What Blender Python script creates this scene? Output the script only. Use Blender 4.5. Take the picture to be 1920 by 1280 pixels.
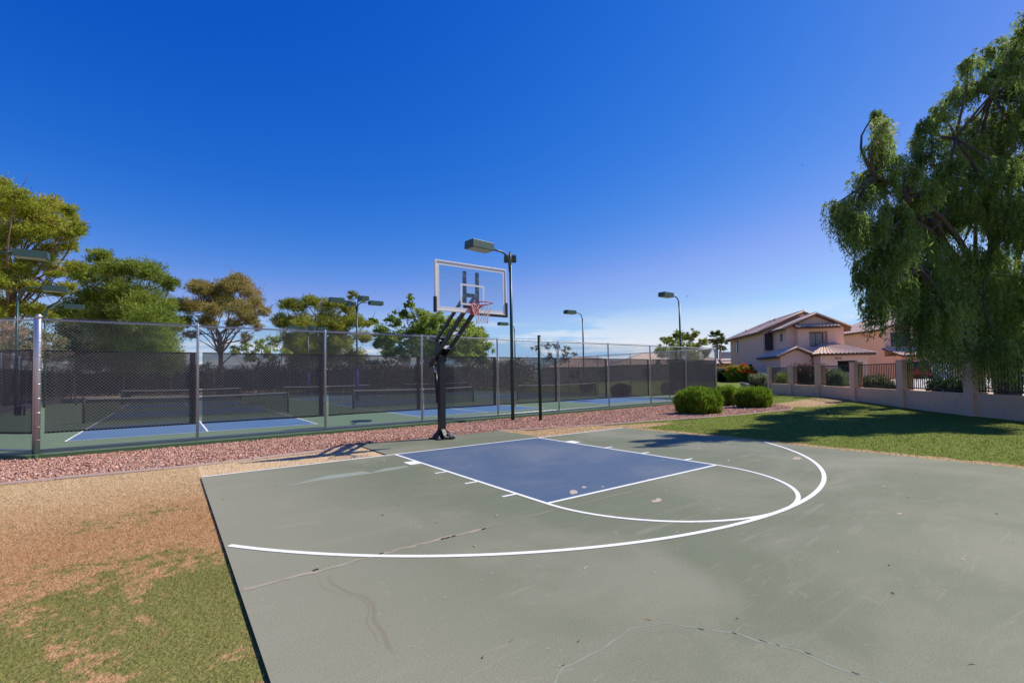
import bpy, math, random
import numpy as np
from mathutils import Vector, Matrix
random.seed(7); rng = np.random.default_rng(11)
S = bpy.context.scene
for o in list(S.objects): bpy.data.objects.remove(o)
COL = S.collection
ft = 0.3048

# ------------------------------------------------------------------ camera
CX, CY, CZ = -5.3887, -8.7952, 1.4999
YAW, PITCH, ROLL, FPX, PPX, PPY = 0.63214, 0.029937, -0.015464, 880.57, 960.0, 677.74
Fv = np.array([math.sin(YAW)*math.cos(PITCH), math.cos(YAW)*math.cos(PITCH), math.sin(PITCH)])
R0 = np.array([math.cos(YAW), -math.sin(YAW), 0.0]); U0 = np.cross(R0, Fv)
Rv = R0*math.cos(ROLL)+U0*math.sin(ROLL); Uv = -R0*math.sin(ROLL)+U0*math.cos(ROLL)
FH = np.array([math.sin(YAW), math.cos(YAW), 0.0])      # horizontal view direction
CAM = np.array([CX, CY, CZ])
cam_d = bpy.data.cameras.new('camera'); cam = bpy.data.objects.new('camera', cam_d); COL.objects.link(cam)
cam_d.sensor_width = 36.0; cam_d.lens = FPX/1920*36.0; cam_d.shift_y = (PPY-640)/1920
cam_d.clip_start = 0.05; cam_d.clip_end = 6000
cam.matrix_world = Matrix(((Rv[0], Uv[0], -Fv[0], CX), (Rv[1], Uv[1], -Fv[1], CY), (Rv[2], Uv[2], -Fv[2], CZ), (0, 0, 0, 1)))
S.camera = cam

def at(u, v, D):
    """world point of the photo's pixel (u, v) at horizontal depth D"""
    d = Fv+Rv*(u-PPX)/FPX-Uv*(v-PPY)/FPX
    return CAM+d*D/(d@FH)

# ------------------------------------------------------------------ sky, sun, exposure
SUN = Vector((0.87, -0.29, 1.0)).normalized()
EL = math.asin(SUN.z); AZ = math.atan2(SUN.x, SUN.y)
W = bpy.data.worlds.new('World'); S.world = W; W.use_nodes = True
nt = W.node_tree; nt.nodes.clear()
def wn(t, **k):
    n = nt.nodes.new(t)
    for a, b in k.items(): setattr(n, a, b)
    return n
sky = wn('ShaderNodeTexSky', sky_type='NISHITA', sun_disc=False, sun_elevation=EL, sun_rotation=AZ, altitude=350.0, air_density=1.0, dust_density=0.25, ozone_density=4.0)
hsv = wn('ShaderNodeHueSaturation'); hsv.inputs['Saturation'].default_value = 1.12; hsv.inputs['Value'].default_value = 1.0
nt.links.new(sky.outputs[0], hsv.inputs['Color'])
sc_ = wn('ShaderNodeSeparateColor'); cc_ = wn('ShaderNodeCombineColor'); nt.links.new(hsv.outputs[0], sc_.inputs[0])
outs_ = []
for i_, (pw_, k_) in enumerate(((3.2, 48.0), (1.37, 1.47), (.60, 1.13))):        # deep desert blue: one grade for the whole dome
    a_ = wn('ShaderNodeMath', operation='MULTIPLY'); a_.inputs[1].default_value = .1; nt.links.new(sc_.outputs[i_], a_.inputs[0])
    b_ = wn('ShaderNodeMath', operation='POWER'); b_.inputs[1].default_value = pw_; nt.links.new(a_.outputs[0], b_.inputs[0])
    c_ = wn('ShaderNodeMath', operation='MULTIPLY'); c_.inputs[1].default_value = k_/.181; nt.links.new(b_.outputs[0], c_.inputs[0]); outs_.append(c_)
def smin_(a, b, k):
    m_ = wn('ShaderNodeMath', operation='MULTIPLY'); m_.inputs[1].default_value = k; nt.links.new(b, m_.inputs[0])
    x_ = wn('ShaderNodeMath', operation='SMOOTH_MIN'); x_.inputs[2].default_value = .4; nt.links.new(a, x_.inputs[0]); nt.links.new(m_.outputs[0], x_.inputs[1]); return x_.outputs[0]
g_ = smin_(outs_[1].outputs[0], outs_[2].outputs[0], .66); r_ = smin_(outs_[0].outputs[0], g_, .61)
for i_, q_ in enumerate((r_, g_, outs_[2].outputs[0])): nt.links.new(q_, cc_.inputs[i_])
tc = wn('ShaderNodeTexCoord'); sep = wn('ShaderNodeSeparateXYZ'); nt.links.new(tc.outputs['Generated'], sep.inputs[0])
mp = wn('ShaderNodeMapping'); mp.inputs['Scale'].default_value = (2.2, 2.2, 17.0); mp.inputs['Location'].default_value = (0.35, 0.1, 0.4)
nt.links.new(tc.outputs['Generated'], mp.inputs['Vector'])
nz = wn('ShaderNodeTexNoise'); nz.inputs['Scale'].default_value = 1.6; nz.inputs['Detail'].default_value = 7; nz.inputs['Roughness'].default_value = 0.62; nz.inputs['Distortion'].default_value = 0.4
nt.links.new(mp.outputs[0], nz.inputs['Vector'])
rmp = wn('ShaderNodeValToRGB'); rmp.color_ramp.elements[0].position = 0.44; rmp.color_ramp.elements[1].position = 0.56
nt.links.new(nz.outputs['Fac'], rmp.inputs[0])
band = wn('ShaderNodeValToRGB')     # thin clouds lie low above the horizon, all the way round
cr = band.color_ramp; cr.elements[0].position = 0.0; cr.elements[0].color = (1, 1, 1, 1); cr.elements[1].position = 0.135; cr.elements[1].color = (0, 0, 0, 1)
e = cr.elements.new(0.07); e.color = (.75, .75, .75, 1)
nt.links.new(sep.outputs['Z'], band.inputs[0])
mu = wn('ShaderNodeMath', operation='MULTIPLY'); nt.links.new(rmp.outputs[0], mu.inputs[0]); nt.links.new(band.outputs[0], mu.inputs[1])
mu2 = wn('ShaderNodeMath', operation='MULTIPLY'); nt.links.new(mu.outputs[0], mu2.inputs[0]); mu2.inputs[1].default_value = 1.0
mx = wn('ShaderNodeMix', data_type='RGBA'); nt.links.new(mu2.outputs[0], mx.inputs['Factor']); nt.links.new(cc_.outputs[0], mx.inputs['A']); mx.inputs['B'].default_value = (4.7, 4.8, 5.0, 1)
bg = wn('ShaderNodeBackground'); bg.inputs['Strength'].default_value = 0.15; nt.links.new(mx.outputs['Result'], bg.inputs['Color'])
wo = wn('ShaderNodeOutputWorld'); nt.links.new(bg.outputs[0], wo.inputs['Surface'])
sd = bpy.data.lights.new('sun', 'SUN'); sd.energy = 4.7; sd.angle = math.radians(0.53); sd.color = (1.0, 0.93, 0.80)
so = bpy.data.objects.new('sun', sd); COL.objects.link(so); so.rotation_euler = SUN.to_track_quat('Z', 'Y').to_euler(); so.location = (20, -8, 30)
S.view_settings.view_transform = 'Standard'; S.view_settings.look = 'None'; S.view_settings.gamma = 1.0; S.view_settings.exposure = 0.27
S.view_settings.use_curve_mapping = False
S.render.engine = 'CYCLES'; S.cycles.use_denoising = True; S.cycles.max_bounces = 10; S.cycles.transparent_max_bounces = 24
S.cycles.sample_clamp_indirect = 6.0

# ------------------------------------------------------------------ material helpers
MATS = {}
class NT:
    def __init__(s, name):
        s.m = bpy.data.materials.new(name); s.m.use_nodes = True; s.t = s.m.node_tree; s.t.nodes.clear()
        s.out = s.n('ShaderNodeOutputMaterial'); MATS[name] = s.m
    def n(s, t, **k):
        x = s.t.nodes.new(t)
        for a, b in k.items(): setattr(x, a, b)
        return x
    def l(s, a, b): s.t.links.new(a, b)
    def pos(s):
        g = s.n('ShaderNodeNewGeometry'); return g.outputs['Position']
    def noise(s, vec, scale, detail=4, rough=.55, dist=0, stretch=None):
        if stretch:
            m = s.n('ShaderNodeMapping'); m.inputs['Scale'].default_value = stretch; s.l(vec, m.inputs['Vector']); vec = m.outputs[0]
        x = s.n('ShaderNodeTexNoise'); x.inputs['Scale'].default_value = scale; x.inputs['Detail'].default_value = detail
        x.inputs['Roughness'].default_value = rough; x.inputs['Distortion'].default_value = dist; s.l(vec, x.inputs['Vector']); return x.outputs['Fac']
    def ramp(s, fac, stops, interp='LINEAR'):
        r = s.n('ShaderNodeValToRGB'); c = r.color_ramp; c.interpolation = interp
        while len(c.elements) < len(stops): c.elements.new(.5)
        for e, (p, col) in zip(c.elements, stops):
            e.position = p; e.color = (col, col, col, 1) if isinstance(col, (int, float)) else (*col, 1)
        s.l(fac, r.inputs[0]); return r.outputs[0]
    def mix(s, f, a, b, blend='MIX'):
        x = s.n('ShaderNodeMix', data_type='RGBA', blend_type=blend)
        for inp, v in (('Factor', f), ('A', a), ('B', b)):
            if isinstance(v, (int, float)): x.inputs[inp].default_value = v
            elif isinstance(v, tuple): x.inputs[inp].default_value = (*v, 1)
            else: s.l(v, x.inputs[inp])
        return x.outputs['Result']
    def math(s, op, a, b=None, clamp=False):
        x = s.n('ShaderNodeMath', operation=op, use_clamp=clamp)
        for i, v in enumerate((a, b)):
            if v is None: continue
            if isinstance(v, (int, float)): x.inputs[i].default_value = v
            else: s.l(v, x.inputs[i])
        return x.outputs[0]
    def step(s, v, a, b):
        x = s.n('ShaderNodeMapRange', interpolation_type='SMOOTHSTEP'); s.l(v, x.inputs[0]); x.inputs[1].default_value = a; x.inputs[2].default_value = b; return x.outputs[0]
    def bsdf(s, col, rough=.8, metal=0, spec=.3, bump=None, bstr=.2, bdist=.01, **k):
        b = s.n('ShaderNodeBsdfPrincipled')
        if isinstance(col, tuple): b.inputs['Base Color'].default_value = (*col, 1)
        else: s.l(col, b.inputs['Base Color'])
        if isinstance(rough, (int, float)): b.inputs['Roughness'].default_value = rough
        else: s.l(rough, b.inputs['Roughness'])
        b.inputs['Metallic'].default_value = metal; b.inputs['Specular IOR Level'].default_value = spec
        for a, v in k.items(): b.inputs[a].default_value = v
        if bump is not None:
            n = s.n('ShaderNodeBump'); n.inputs['Strength'].default_value = bstr; n.inputs['Distance'].default_value = bdist; s.l(bump, n.inputs['Height']); s.l(n.outputs[0], b.inputs['Normal'])
        return b.outputs[0]
    def done(s, sh): s.l(sh, s.out.inputs['Surface']); return s.m
def simple(name, col, rough=.6, metal=0, spec=.3, var=.15, scale=8, bstr=.1, **k):
    t = NT(name); p = t.pos(); f = t.noise(p, scale, 6)
    c = t.mix(f, tuple(x*(1-var) for x in col), tuple(min(1, x*(1+var)) for x in col))
    return t.done(t.bsdf(c, rough, metal, spec, bump=t.noise(p, scale*6, 4), bstr=bstr, bdist=.004, **k))

def lawn_colour(t):
    """turf colour by place: straw by the edging, brown then green towards the camera; greener right of the court"""
    p = t.pos(); sp = t.n('ShaderNodeSeparateXYZ'); t.l(p, sp.inputs[0]); x, y = sp.outputs['X'], sp.outputs['Y']
    n1 = t.noise(p, .55, 5, .6); n2 = t.noise(p, 2.4, 6, .65); n3 = t.noise(p, 38, 3, .6); n4 = t.noise(p, .9, 4, .6, 1.0)
    straw = t.mix(n3, (.52, .36, .19), (.86, .66, .42))
    brown = t.mix(n3, (.36, .185, .075), (.72, .45, .235))
    green = t.mix(n3, (.085, .11, .022), (.29, .31, .085))
    yw = t.math('ADD', y, t.math('MULTIPLY', t.math('SUBTRACT', n1, .5), 3.2))
    yw2 = t.math('ADD', y, t.math('MULTIPLY', t.math('SUBTRACT', n2, .5), 3.0))
    hi = t.math('SUBTRACT', t.noise(p, 13, 5, .75), .5); hi2 = t.math('SUBTRACT', t.noise(p, 4.5, 5, .7, .8), .5)
    rag = lambda m, k=1.5: t.step(t.math('ADD', m, t.math('ADD', t.math('MULTIPLY', hi, k), t.math('MULTIPLY', hi2, k*.7))), .22, .78)
    left = t.mix(t.step(t.math('ADD', yw, t.math('MULTIPLY', hi2, 1.6)), -3.0, 1.0), brown, straw)
    g = t.math('MULTIPLY', t.step(yw2, -2.6, -4.6), t.step(n4, .30, .58))
    edge = t.math('MULTIPLY', t.step(x, -6.3, -5.2), t.step(yw2, -3.6, -4.5))
    far_low = t.math('MULTIPLY', t.step(y, -5.0, -6.4), t.step(n2, .50, .62))
    g = t.math('MAXIMUM', g, t.math('MULTIPLY', edge, .95)); g = t.math('MULTIPLY', g, t.math('SUBTRACT', 1.0, t.math('MULTIPLY', far_low, .6)))
    g = t.math('MULTIPLY', g, t.math('ADD', .42, t.math('MULTIPLY', t.step(x, -7.2, -5.4), .58)))
    # olive tuft patch in the brown turf
    o = t.math('MULTIPLY', t.step(t.math('ABSOLUTE', t.math('ADD', x, 5.75)), 1.0, .2), t.step(t.math('ABSOLUTE', t.math('ADD', y, 1.95)), .8, .1))
    g = t.math('MAXIMUM', g, t.math('MULTIPLY', t.math('MULTIPLY', o, t.step(n2, .35, .6)), .45))
    left = t.mix(t.math('MULTIPLY', rag(g, 2.3), .9), left, green); left = t.mix(t.math('MULTIPLY', t.step(hi2, .16, .26), .5), left, (.30, .19, .10))
    rgreen = t.mix(n3, (.08, .125, .018), (.25, .30, .05))
    dry = t.mix(n3, (.36, .23, .11), (.68, .49, .28))
    # dry: along the court's side, along the edging, and a worn patch before the wall
    e1 = t.step(t.math('ADD', x, t.math('MULTIPLY', n2, .6)), 5.85, 5.5)
    px = t.math('SUBTRACT', x, 18.3); py = t.math('SUBTRACT', y, .6)
    r2 = t.math('ADD', t.math('MULTIPLY', t.math('MULTIPLY', px, px), .06), t.math('MULTIPLY', t.math('MULTIPLY', py, py), .35))
    patch = t.step(t.math('ADD', r2, t.math('MULTIPLY', n1, 1.2)), 1.5, .6)
    nd = t.math('MULTIPLY', t.math('MULTIPLY', t.step(x, 8.5, 5.5), t.step(y, -.5, .05)), t.step(t.math('ADD', y, t.math('MULTIPLY', x, .235)), 2.2, 1.8))
    dr = t.math('MAXIMUM', t.math('MAXIMUM', e1, patch), nd); dr = t.math('MAXIMUM', dr, t.math('MULTIPLY', t.step(n4, .56, .74), .55))
    right = t.mix(rag(dr, 1.2), rgreen, dry)
    return t.mix(t.step(x, -.5, .5), left, right), n3

t = NT('turf'); c, n3 = lawn_colour(t)
c2 = t.mix(.10, c, (.12, .075, .04))
t.done(t.bsdf(c2, .95, 0, .1, bump=n3, bstr=.9, bdist=.03))
t = NT('grass_blade'); c, n3 = lawn_colour(t)
a = t.n('ShaderNodeAttribute', attribute_name='tone')
c = t.mix(1.0, c, t.ramp(a.outputs['Fac'], [(0, (.62, .62, .55)), (.6, (1, 1, 1)), (1, (1.0, .98, .82))]), 'MULTIPLY')
d = t.n('ShaderNodeBsdfDiffuse'); t.l(c, d.inputs[0]); tr = t.n('ShaderNodeBsdfTranslucent'); t.l(c, tr.inputs[0])
ms = t.n('ShaderNodeMixShader'); ms.inputs[0].default_value = .25; t.l(d.outputs[0], ms.inputs[1]); t.l(tr.outputs[0], ms.inputs[2]); t.done(ms.outputs[0])

def court_mat(name, ca, cb, dust, amount):
    t = NT(name); p = t.pos(); sp = t.n('ShaderNodeSeparateXYZ'); t.l(p, sp.inputs[0]); x = sp.outputs['X']
    n1 = t.noise(p, .42, 5, .6, .6); n2 = t.noise(p, 2.2, 7, .68, .3, (1, 1, 1)); n3 = t.noise(p, 85, 3, .7); n5 = t.noise(p, 1.1, 6, .7, 1.2, (.45, 1.8, 1))
    c = t.mix(n2, ca, cb)
    c = t.mix(t.math('MULTIPLY', t.step(n1, .40, .68), amount), c, dust)
    c = t.mix(t.math('MULTIPLY', t.step(n5, .52, .75), amount*.7), c, dust)
    c = t.mix(t.math('MULTIPLY', t.step(t.math('ADD', x, t.math('MULTIPLY', n1, 2.5)), -1.2, -3.9), amount*1.4), c, dust)
    n6 = t.noise(p, 4.2, 5, .75, 2.0)
    c = t.mix(t.math('MULTIPLY', t.step(n6, .60, .74), .35), c, tuple(min(1, q*1.22) for q in dust))
    c = t.mix(t.math('MULTIPLY', t.step(n6, .36, .26), .25), c, tuple(q*.72 for q in ca))
    c = t.mix(1.0, c, t.ramp(n3, [(.3, (.80, .80, .80)), (.7, (1.16, 1.16, 1.16))]), 'MULTIPLY')
    n7 = t.noise(p, 23, 4, .8, .5); c = t.mix(t.math('MULTIPLY', t.step(n7, .64, .74), .35), c, tuple(min(1, q*1.45) for q in cb)); c = t.mix(t.math('MULTIPLY', t.step(n7, .30, .22), .35), c, tuple(q*.6 for q in ca))
    n8 = t.noise(p, 3.0, 5, .75, 1.5, (.25, 2.2, 1)); c = t.mix(t.math('MULTIPLY', t.step(n8, .58, .72), .28), c, tuple(min(1, q*1.15) for q in dust))
    return t, c, n3, p
t, c, n3, p = court_mat('court_green', (.129, .148, .086), (.162, .175, .108), (.305, .284, .205), .44)
# rusty water stains that ran out of the joint, near the left edge
sp = t.n('ShaderNodeSeparateXYZ'); t.l(p, sp.inputs[0])
def stain(c, x0, sx, y0, y1, w, seed):
    wob = t.math('MULTIPLY', t.math('SUBTRACT', t.noise(p, 1.3, 2, .5, 0, (.01, 1, 1)), .5), seed)
    dx = t.math('ABSOLUTE', t.math('SUBTRACT', t.math('ADD', sp.outputs['X'], wob), t.math('ADD', t.math('MULTIPLY', sp.outputs['Y'], sx), x0)))
    m = t.math('MULTIPLY', t.math('MULTIPLY', t.step(dx, w, w*.3), t.step(sp.outputs['Y'], y0, y0+.15)), t.step(sp.outputs['Y'], y1, y1-.25))
    return t.mix(t.math('MULTIPLY', m, .5), c, (.19, .155, .085))
c = stain(c, -4.25, .02, -6.35, -4.95, .022, .45); c = stain(c, -4.36, .01, -6.2, -4.95, .009, .6)
t.done(t.bsdf(c, .72, 0, .32, bump=n3, bstr=.25, bdist=.004))
t, c, n3, p = court_mat('lane_blue', (.056, .095, .164), (.080, .121, .188), (.19, .20, .22), .42); t.done(t.bsdf(c, .7, 0, .32, bump=n3, bstr=.25, bdist=.004))
t, c, n3, p = court_mat('pickle_green', (.105, .175, .095), (.13, .20, .11), (.2, .24, .17), .2); t.done(t.bsdf(c, .75, 0, .3, bump=n3, bstr=.2, bdist=.004))
t, c, n3, p = court_mat('pickle_blue', (.055, .145, .28), (.068, .165, .31), (.16, .22, .30), .2); t.done(t.bsdf(c, .75, 0, .3, bump=n3, bstr=.2, bdist=.004))
t = NT('line_white'); p = t.pos(); n = t.noise(p, 30, 6, .7); n2 = t.noise(p, 2.2, 5, .7); c = t.mix(t.step(t.math('ADD', n, t.math('MULTIPLY', n2, .35)), .72, .92), (.80, .80, .78), (.44, .45, .37)); t.done(t.bsdf(c, .6, 0, .35))
t = NT('crack_fill'); p = t.pos(); n = t.noise(p, 6, 5, .7); c = t.mix(n, (.24, .225, .165), (.40, .33, .25)); t.done(t.bsdf(c, .9, 0, .2, bump=n, bstr=.4))
simple('crack_dark', (.025, .022, .02), .95)
simple('bare_patch', (.46, .37, .31), .9, var=.1, scale=20)
simple('scuff_pale', (.25, .28, .22), .8, var=.1, scale=6)
simple('slab_side', (.085, .05, .038), .95, var=.3, scale=20)
simple('pad_side', (.10, .09, .07), .95, var=.3, scale=20)
simple('slab_edge_green', (.075, .135, .06), .8, var=.15, scale=10)
t = NT('gravel_bed'); p = t.pos(); n = t.noise(p, 45, 4, .6); c = t.ramp(n, [(.3, (.13, .06, .045)), (.5, (.32, .17, .12)), (.7, (.48, .29, .21))]); t.done(t.bsdf(c, .95, 0, .15, bump=n, bstr=1, bdist=.03))
t = NT('gravel_stone'); a = t.n('ShaderNodeAttribute', attribute_name='tone'); p = t.pos()
c = t.ramp(a.outputs['Fac'], [(0, (.13, .09, .085)), (.15, (.30, .15, .11)), (.5, (.55, .28, .20)), (.8, (.66, .39, .29)), (1, (.76, .60, .50))])
c = t.mix(t.noise(p, 60, 3), c, t.mix(.4, c, (.3, .2, .16)))
t.done(t.bsdf(c, .9, 0, .2))
t = NT('edging_concrete'); p = t.pos(); n = t.noise(p, 14, 6, .7); c = t.mix(n, (.30, .215, .18), (.46, .35, .29)); t.done(t.bsdf(c, .92, 0, .2, bump=n, bstr=.4, bdist=.01))
t = NT('galvanised'); p = t.pos(); n = t.noise(p, 9, 6, .7); c = t.mix(n, (.42, .43, .46), (.62, .62, .65)); t.done(t.bsdf(c, .42, .75, .5, bump=n, bstr=.05))
simple('fence_wire', (.22, .225, .23), .5, .4, .5, var=.1)
simple('old_band', (.30, .20, .16), .6, .5)
simple('steel_black', (.012, .012, .013), .38, 0, .45, var=.2, scale=5)
simple('pad_black', (.016, .013, .014), .55, 0, .35)
simple('frame_white', (.72, .70, .68), .45, 0, .4, var=.06)
simple('rim_orange', (.55, .045, .025), .4, 0, .45, var=.15, scale=20)
simple('net_white', (.72, .66, .62), .9, var=.08, scale=40)
simple('lamp_green', (.014, .05, .042), .4, 0, .5, var=.2, scale=3)
simple('lamp_head_green', (.04, .08, .062), .45, 0, .45, var=.12, scale=3)
simple('lamp_lens', (.42, .40, .30), .25, 0, .5, var=.25, scale=9)
simple('post_green', (.012, .035, .022), .5, 0, .4, var=.2)
simple('blue_pad', (.02, .04, .30), .6, 0, .3)
simple('grey_plastic', (.30, .28, .24), .6)
simple('net_tape', (.70, .70, .68), .7, var=.06)
def screen_mat(name, col, alpha):
    t = NT(name); p = t.pos()
    d = t.n('ShaderNodeBsdfDiffuse'); t.l(t.mix(t.noise(p, .9, 4), tuple(q*.8 for q in col), tuple(q*1.2 for q in col)), d.inputs[0])
    tp = t.n('ShaderNodeBsdfTransparent'); m = t.n('ShaderNodeMixShader'); m.inputs[0].default_value = alpha; t.l(tp.outputs[0], m.inputs[1]); t.l(d.outputs[0], m.inputs[2]); t.done(m.outputs[0])
screen_mat('windscreen', (.050, .049, .052), .74); screen_mat('windscreen_far', (.016, .015, .016), .78)
screen_mat('windscreen_double', (.012, .013, .015), .95); screen_mat('net_mesh', (.02, .022, .025), .5)
# glass
t = NT('board_glass'); p = t.pos()
gl = t.n('ShaderNodeBsdfGlossy'); gl.inputs['Roughness'].default_value = .03; tp = t.n('ShaderNodeBsdfTransparent'); tp.inputs[0].default_value = (.90, .95, .97, 1)
fr = t.n('ShaderNodeFresnel'); fr.inputs[0].default_value = 1.5; m1 = t.n('ShaderNodeMixShader'); t.l(fr.outputs[0], m1.inputs[0]); t.l(tp.outputs[0], m1.inputs[1]); t.l(gl.outputs[0], m1.inputs[2])
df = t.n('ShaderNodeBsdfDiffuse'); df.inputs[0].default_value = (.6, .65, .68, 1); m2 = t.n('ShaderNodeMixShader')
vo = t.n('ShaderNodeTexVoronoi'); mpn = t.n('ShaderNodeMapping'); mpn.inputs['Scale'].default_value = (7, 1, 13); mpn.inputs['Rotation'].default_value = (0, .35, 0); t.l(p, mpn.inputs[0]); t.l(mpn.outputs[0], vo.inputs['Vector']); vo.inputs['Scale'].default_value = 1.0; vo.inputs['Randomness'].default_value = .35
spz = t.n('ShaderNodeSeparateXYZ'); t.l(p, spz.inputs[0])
painted_reflection = t.math('MULTIPLY', t.step(vo.outputs['Distance'], .5, .15), t.math('MULTIPLY', t.step(spz.outputs['Z'], 3.15, 3.3), t.step(spz.outputs['Z'], 3.78, 3.68)))  # reflection of a tiled roof, painted into the glass as rows of pale scallops
t.l(t.math('ADD', t.math('MULTIPLY', painted_reflection, .16), t.math('MULTIPLY', t.noise(p, 3, 4), .06)), m2.inputs[0]); t.l(m1.outputs[0], m2.inputs[1]); t.l(df.outputs[0], m2.inputs[2]); t.done(m2.outputs[0])
t = NT('window_glass'); p = t.pos(); t.done(t.bsdf(t.mix(t.noise(p, .8, 2), (.02, .024, .03), (.06, .065, .075)), .08, 0, .6))
simple('window_curtain', (.28, .26, .24), .35, 0, .5, var=.25, scale=3)
simple('window_pale', (.34, .42, .47), .3, 0, .5, var=.1)
simple('window_frame', (.03, .028, .027), .5)
def stucco(name, col): return simple(name, col, .92, 0, .15, var=.09, scale=1.4, bstr=.35)
stucco('stucco_pink', (.84, .53, .40)); stucco('stucco_orange', (.84, .56, .38)); stucco('stucco_tan', (.50, .34, .24)); stucco('stucco_wall', (.76, .48, .31))
stucco('stucco_white', (.62, .58, .56))
simple('fascia_brown', (.16, .085, .055), .8); simple('dark_opening', (.012, .011, .012), .9)
t = NT('roof_tile'); p = t.pos(); n = t.noise(p, 5, 5, .7); n2 = t.noise(p, 1.2, 3); c = t.mix(n, (.60, .41, .29), (.88, .67, .51)); c = t.mix(t.math('MULTIPLY', n2, .5), c, (.74, .56, .44)); t.done(t.bsdf(c, .85, 0, .2))
simple('iron_black', (.014, .012, .012), .5, 0, .4)
simple('cap_concrete', (.42, .335, .28), .9, var=.12, scale=6)
simple('concrete_pale', (.46, .43, .40), .9, var=.1, scale=2)
simple('yard_gravel', (.55, .40, .29), .95, var=.2, scale=9)
simple('asphalt', (.055, .053, .052), .9, var=.2, scale=3)
def bark(name, a, b):
    t = NT(name); p = t.pos(); n = t.noise(p, 7, 6, .7, 0, (1, 1, .25)); t.done(t.bsdf(t.mix(n, a, b), .95, 0, .1, bump=n, bstr=.8, bdist=.04))
bark('bark_brown', (.06, .042, .03), (.19, .135, .10)); bark('bark_pink', (.14, .085, .06), (.36, .23, .165)); bark('bark_grey', (.05, .042, .035), (.16, .13, .11)); bark('bark_palm', (.11, .08, .055), (.26, .19, .14))
def leaf(name, stops, trans=.35):
    t = NT(name); a = t.n('ShaderNodeAttribute', attribute_name='tone'); c = t.ramp(a.outputs['Fac'], stops)
    d = t.n('ShaderNodeBsdfPrincipled'); t.l(c, d.inputs['Base Color']); d.inputs['Roughness'].default_value = .55; d.inputs['Specular IOR Level'].default_value = .25
    tr = t.n('ShaderNodeBsdfTranslucent'); t.l(c, tr.inputs[0]); m = t.n('ShaderNodeMixShader'); m.inputs[0].default_value = trans
    t.l(d.outputs[0], m.inputs[1]); t.l(tr.outputs[0], m.inputs[2]); t.done(m.outputs[0])
leaf('leaf_pine_bright', [(0, (0.131, 0.175, 0.018)), (0.5, (0.356, 0.395, 0.036)), (0.85, (0.527, 0.527, 0.073)), (1, (0.553, 0.41, 0.132))], .45)
leaf('leaf_pine', [(0, (0.067, 0.108, 0.018)), (0.5, (0.246, 0.325, 0.037)), (0.85, (0.403, 0.459, 0.067)), (1, (0.448, 0.405, 0.177))], .4)
leaf('leaf_pine_brown', [(0, (0.101, 0.101, 0.024)), (0.45, (0.34, 0.292, 0.066)), (0.8, (0.504, 0.381, 0.125)), (1, (0.579, 0.45, 0.278))], .4)
leaf('leaf_pine_olive', [(0, (0.089, 0.123, 0.019)), (0.5, (0.32, 0.348, 0.036)), (0.85, (0.487, 0.479, 0.069)), (1, (0.538, 0.407, 0.138))], .4)
leaf('leaf_broad', [(0, (0.102, 0.154, 0.021)), (0.5, (0.308, 0.41, 0.052)), (0.85, (0.479, 0.564, 0.119)), (1, (0.615, 0.546, 0.171))], .45)
leaf('leaf_grey', [(0, (.08, .09, .04)), (.5, (.20, .20, .09)), (1, (.34, .30, .17))])
leaf('leaf_pepper', [(0, (0.066, 0.109, 0.029)), (0.5, (0.215, 0.311, 0.067)), (0.85, (0.364, 0.478, 0.101)), (0.97, (0.457, 0.478, 0.15)), (1, (0.538, 0.404, 0.287))], .58)
leaf('leaf_clipped', [(0, (.06, .12, .010)), (.5, (.20, .33, .025)), (.85, (.33, .46, .045)), (1, (.44, .44, .08))], .4)
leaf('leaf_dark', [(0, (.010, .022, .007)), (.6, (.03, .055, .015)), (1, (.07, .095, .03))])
leaf('leaf_sage', [(0, (.12, .16, .07)), (.6, (.28, .34, .16)), (1, (.42, .46, .25))])
leaf('leaf_red_brown', [(0, (.04, .02, .014)), (.6, (.12, .065, .045)), (1, (.25, .15, .11))])
leaf('leaf_straw', [(0, (.22, .12, .03)), (.6, (.46, .28, .08)), (1, (.62, .44, .18))])
leaf('leaf_oleander', [(0, (0.072, 0.108, 0.036)), (0.5, (0.216, 0.252, 0.084)), (0.74, (0.324, 0.324, 0.132)), (0.82, (0.6, 0.312, 0.276)), (1, (0.72, 0.48, 0.432))])
leaf('petal_orange', [(0, (.62, .06, .01)), (.6, (.80, .16, .015)), (1, (.85, .30, .03))], .3)
leaf('leaf_palm', [(0, (.03, .05, .012)), (.6, (.09, .12, .03)), (1, (.20, .18, .07))])
leaf('litter', [(0, (.16, .09, .03)), (.5, (.46, .34, .12)), (1, (.72, .68, .60))], .1)
def paint(name, col): simple(name, col, .3, 0, .5, var=.04, **{'Coat Weight': .6})
paint('car_red', (.38, .02, .025)); paint('car_white', (.70, .70, .71)); simple('tyre', (.015, .015, .015), .85); simple('rim_metal', (.45, .45, .46), .35, .8)
paint('tail_red', (.45, .01, .01)); simple('bird_black', (.012, .012, .013), .7)

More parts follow.
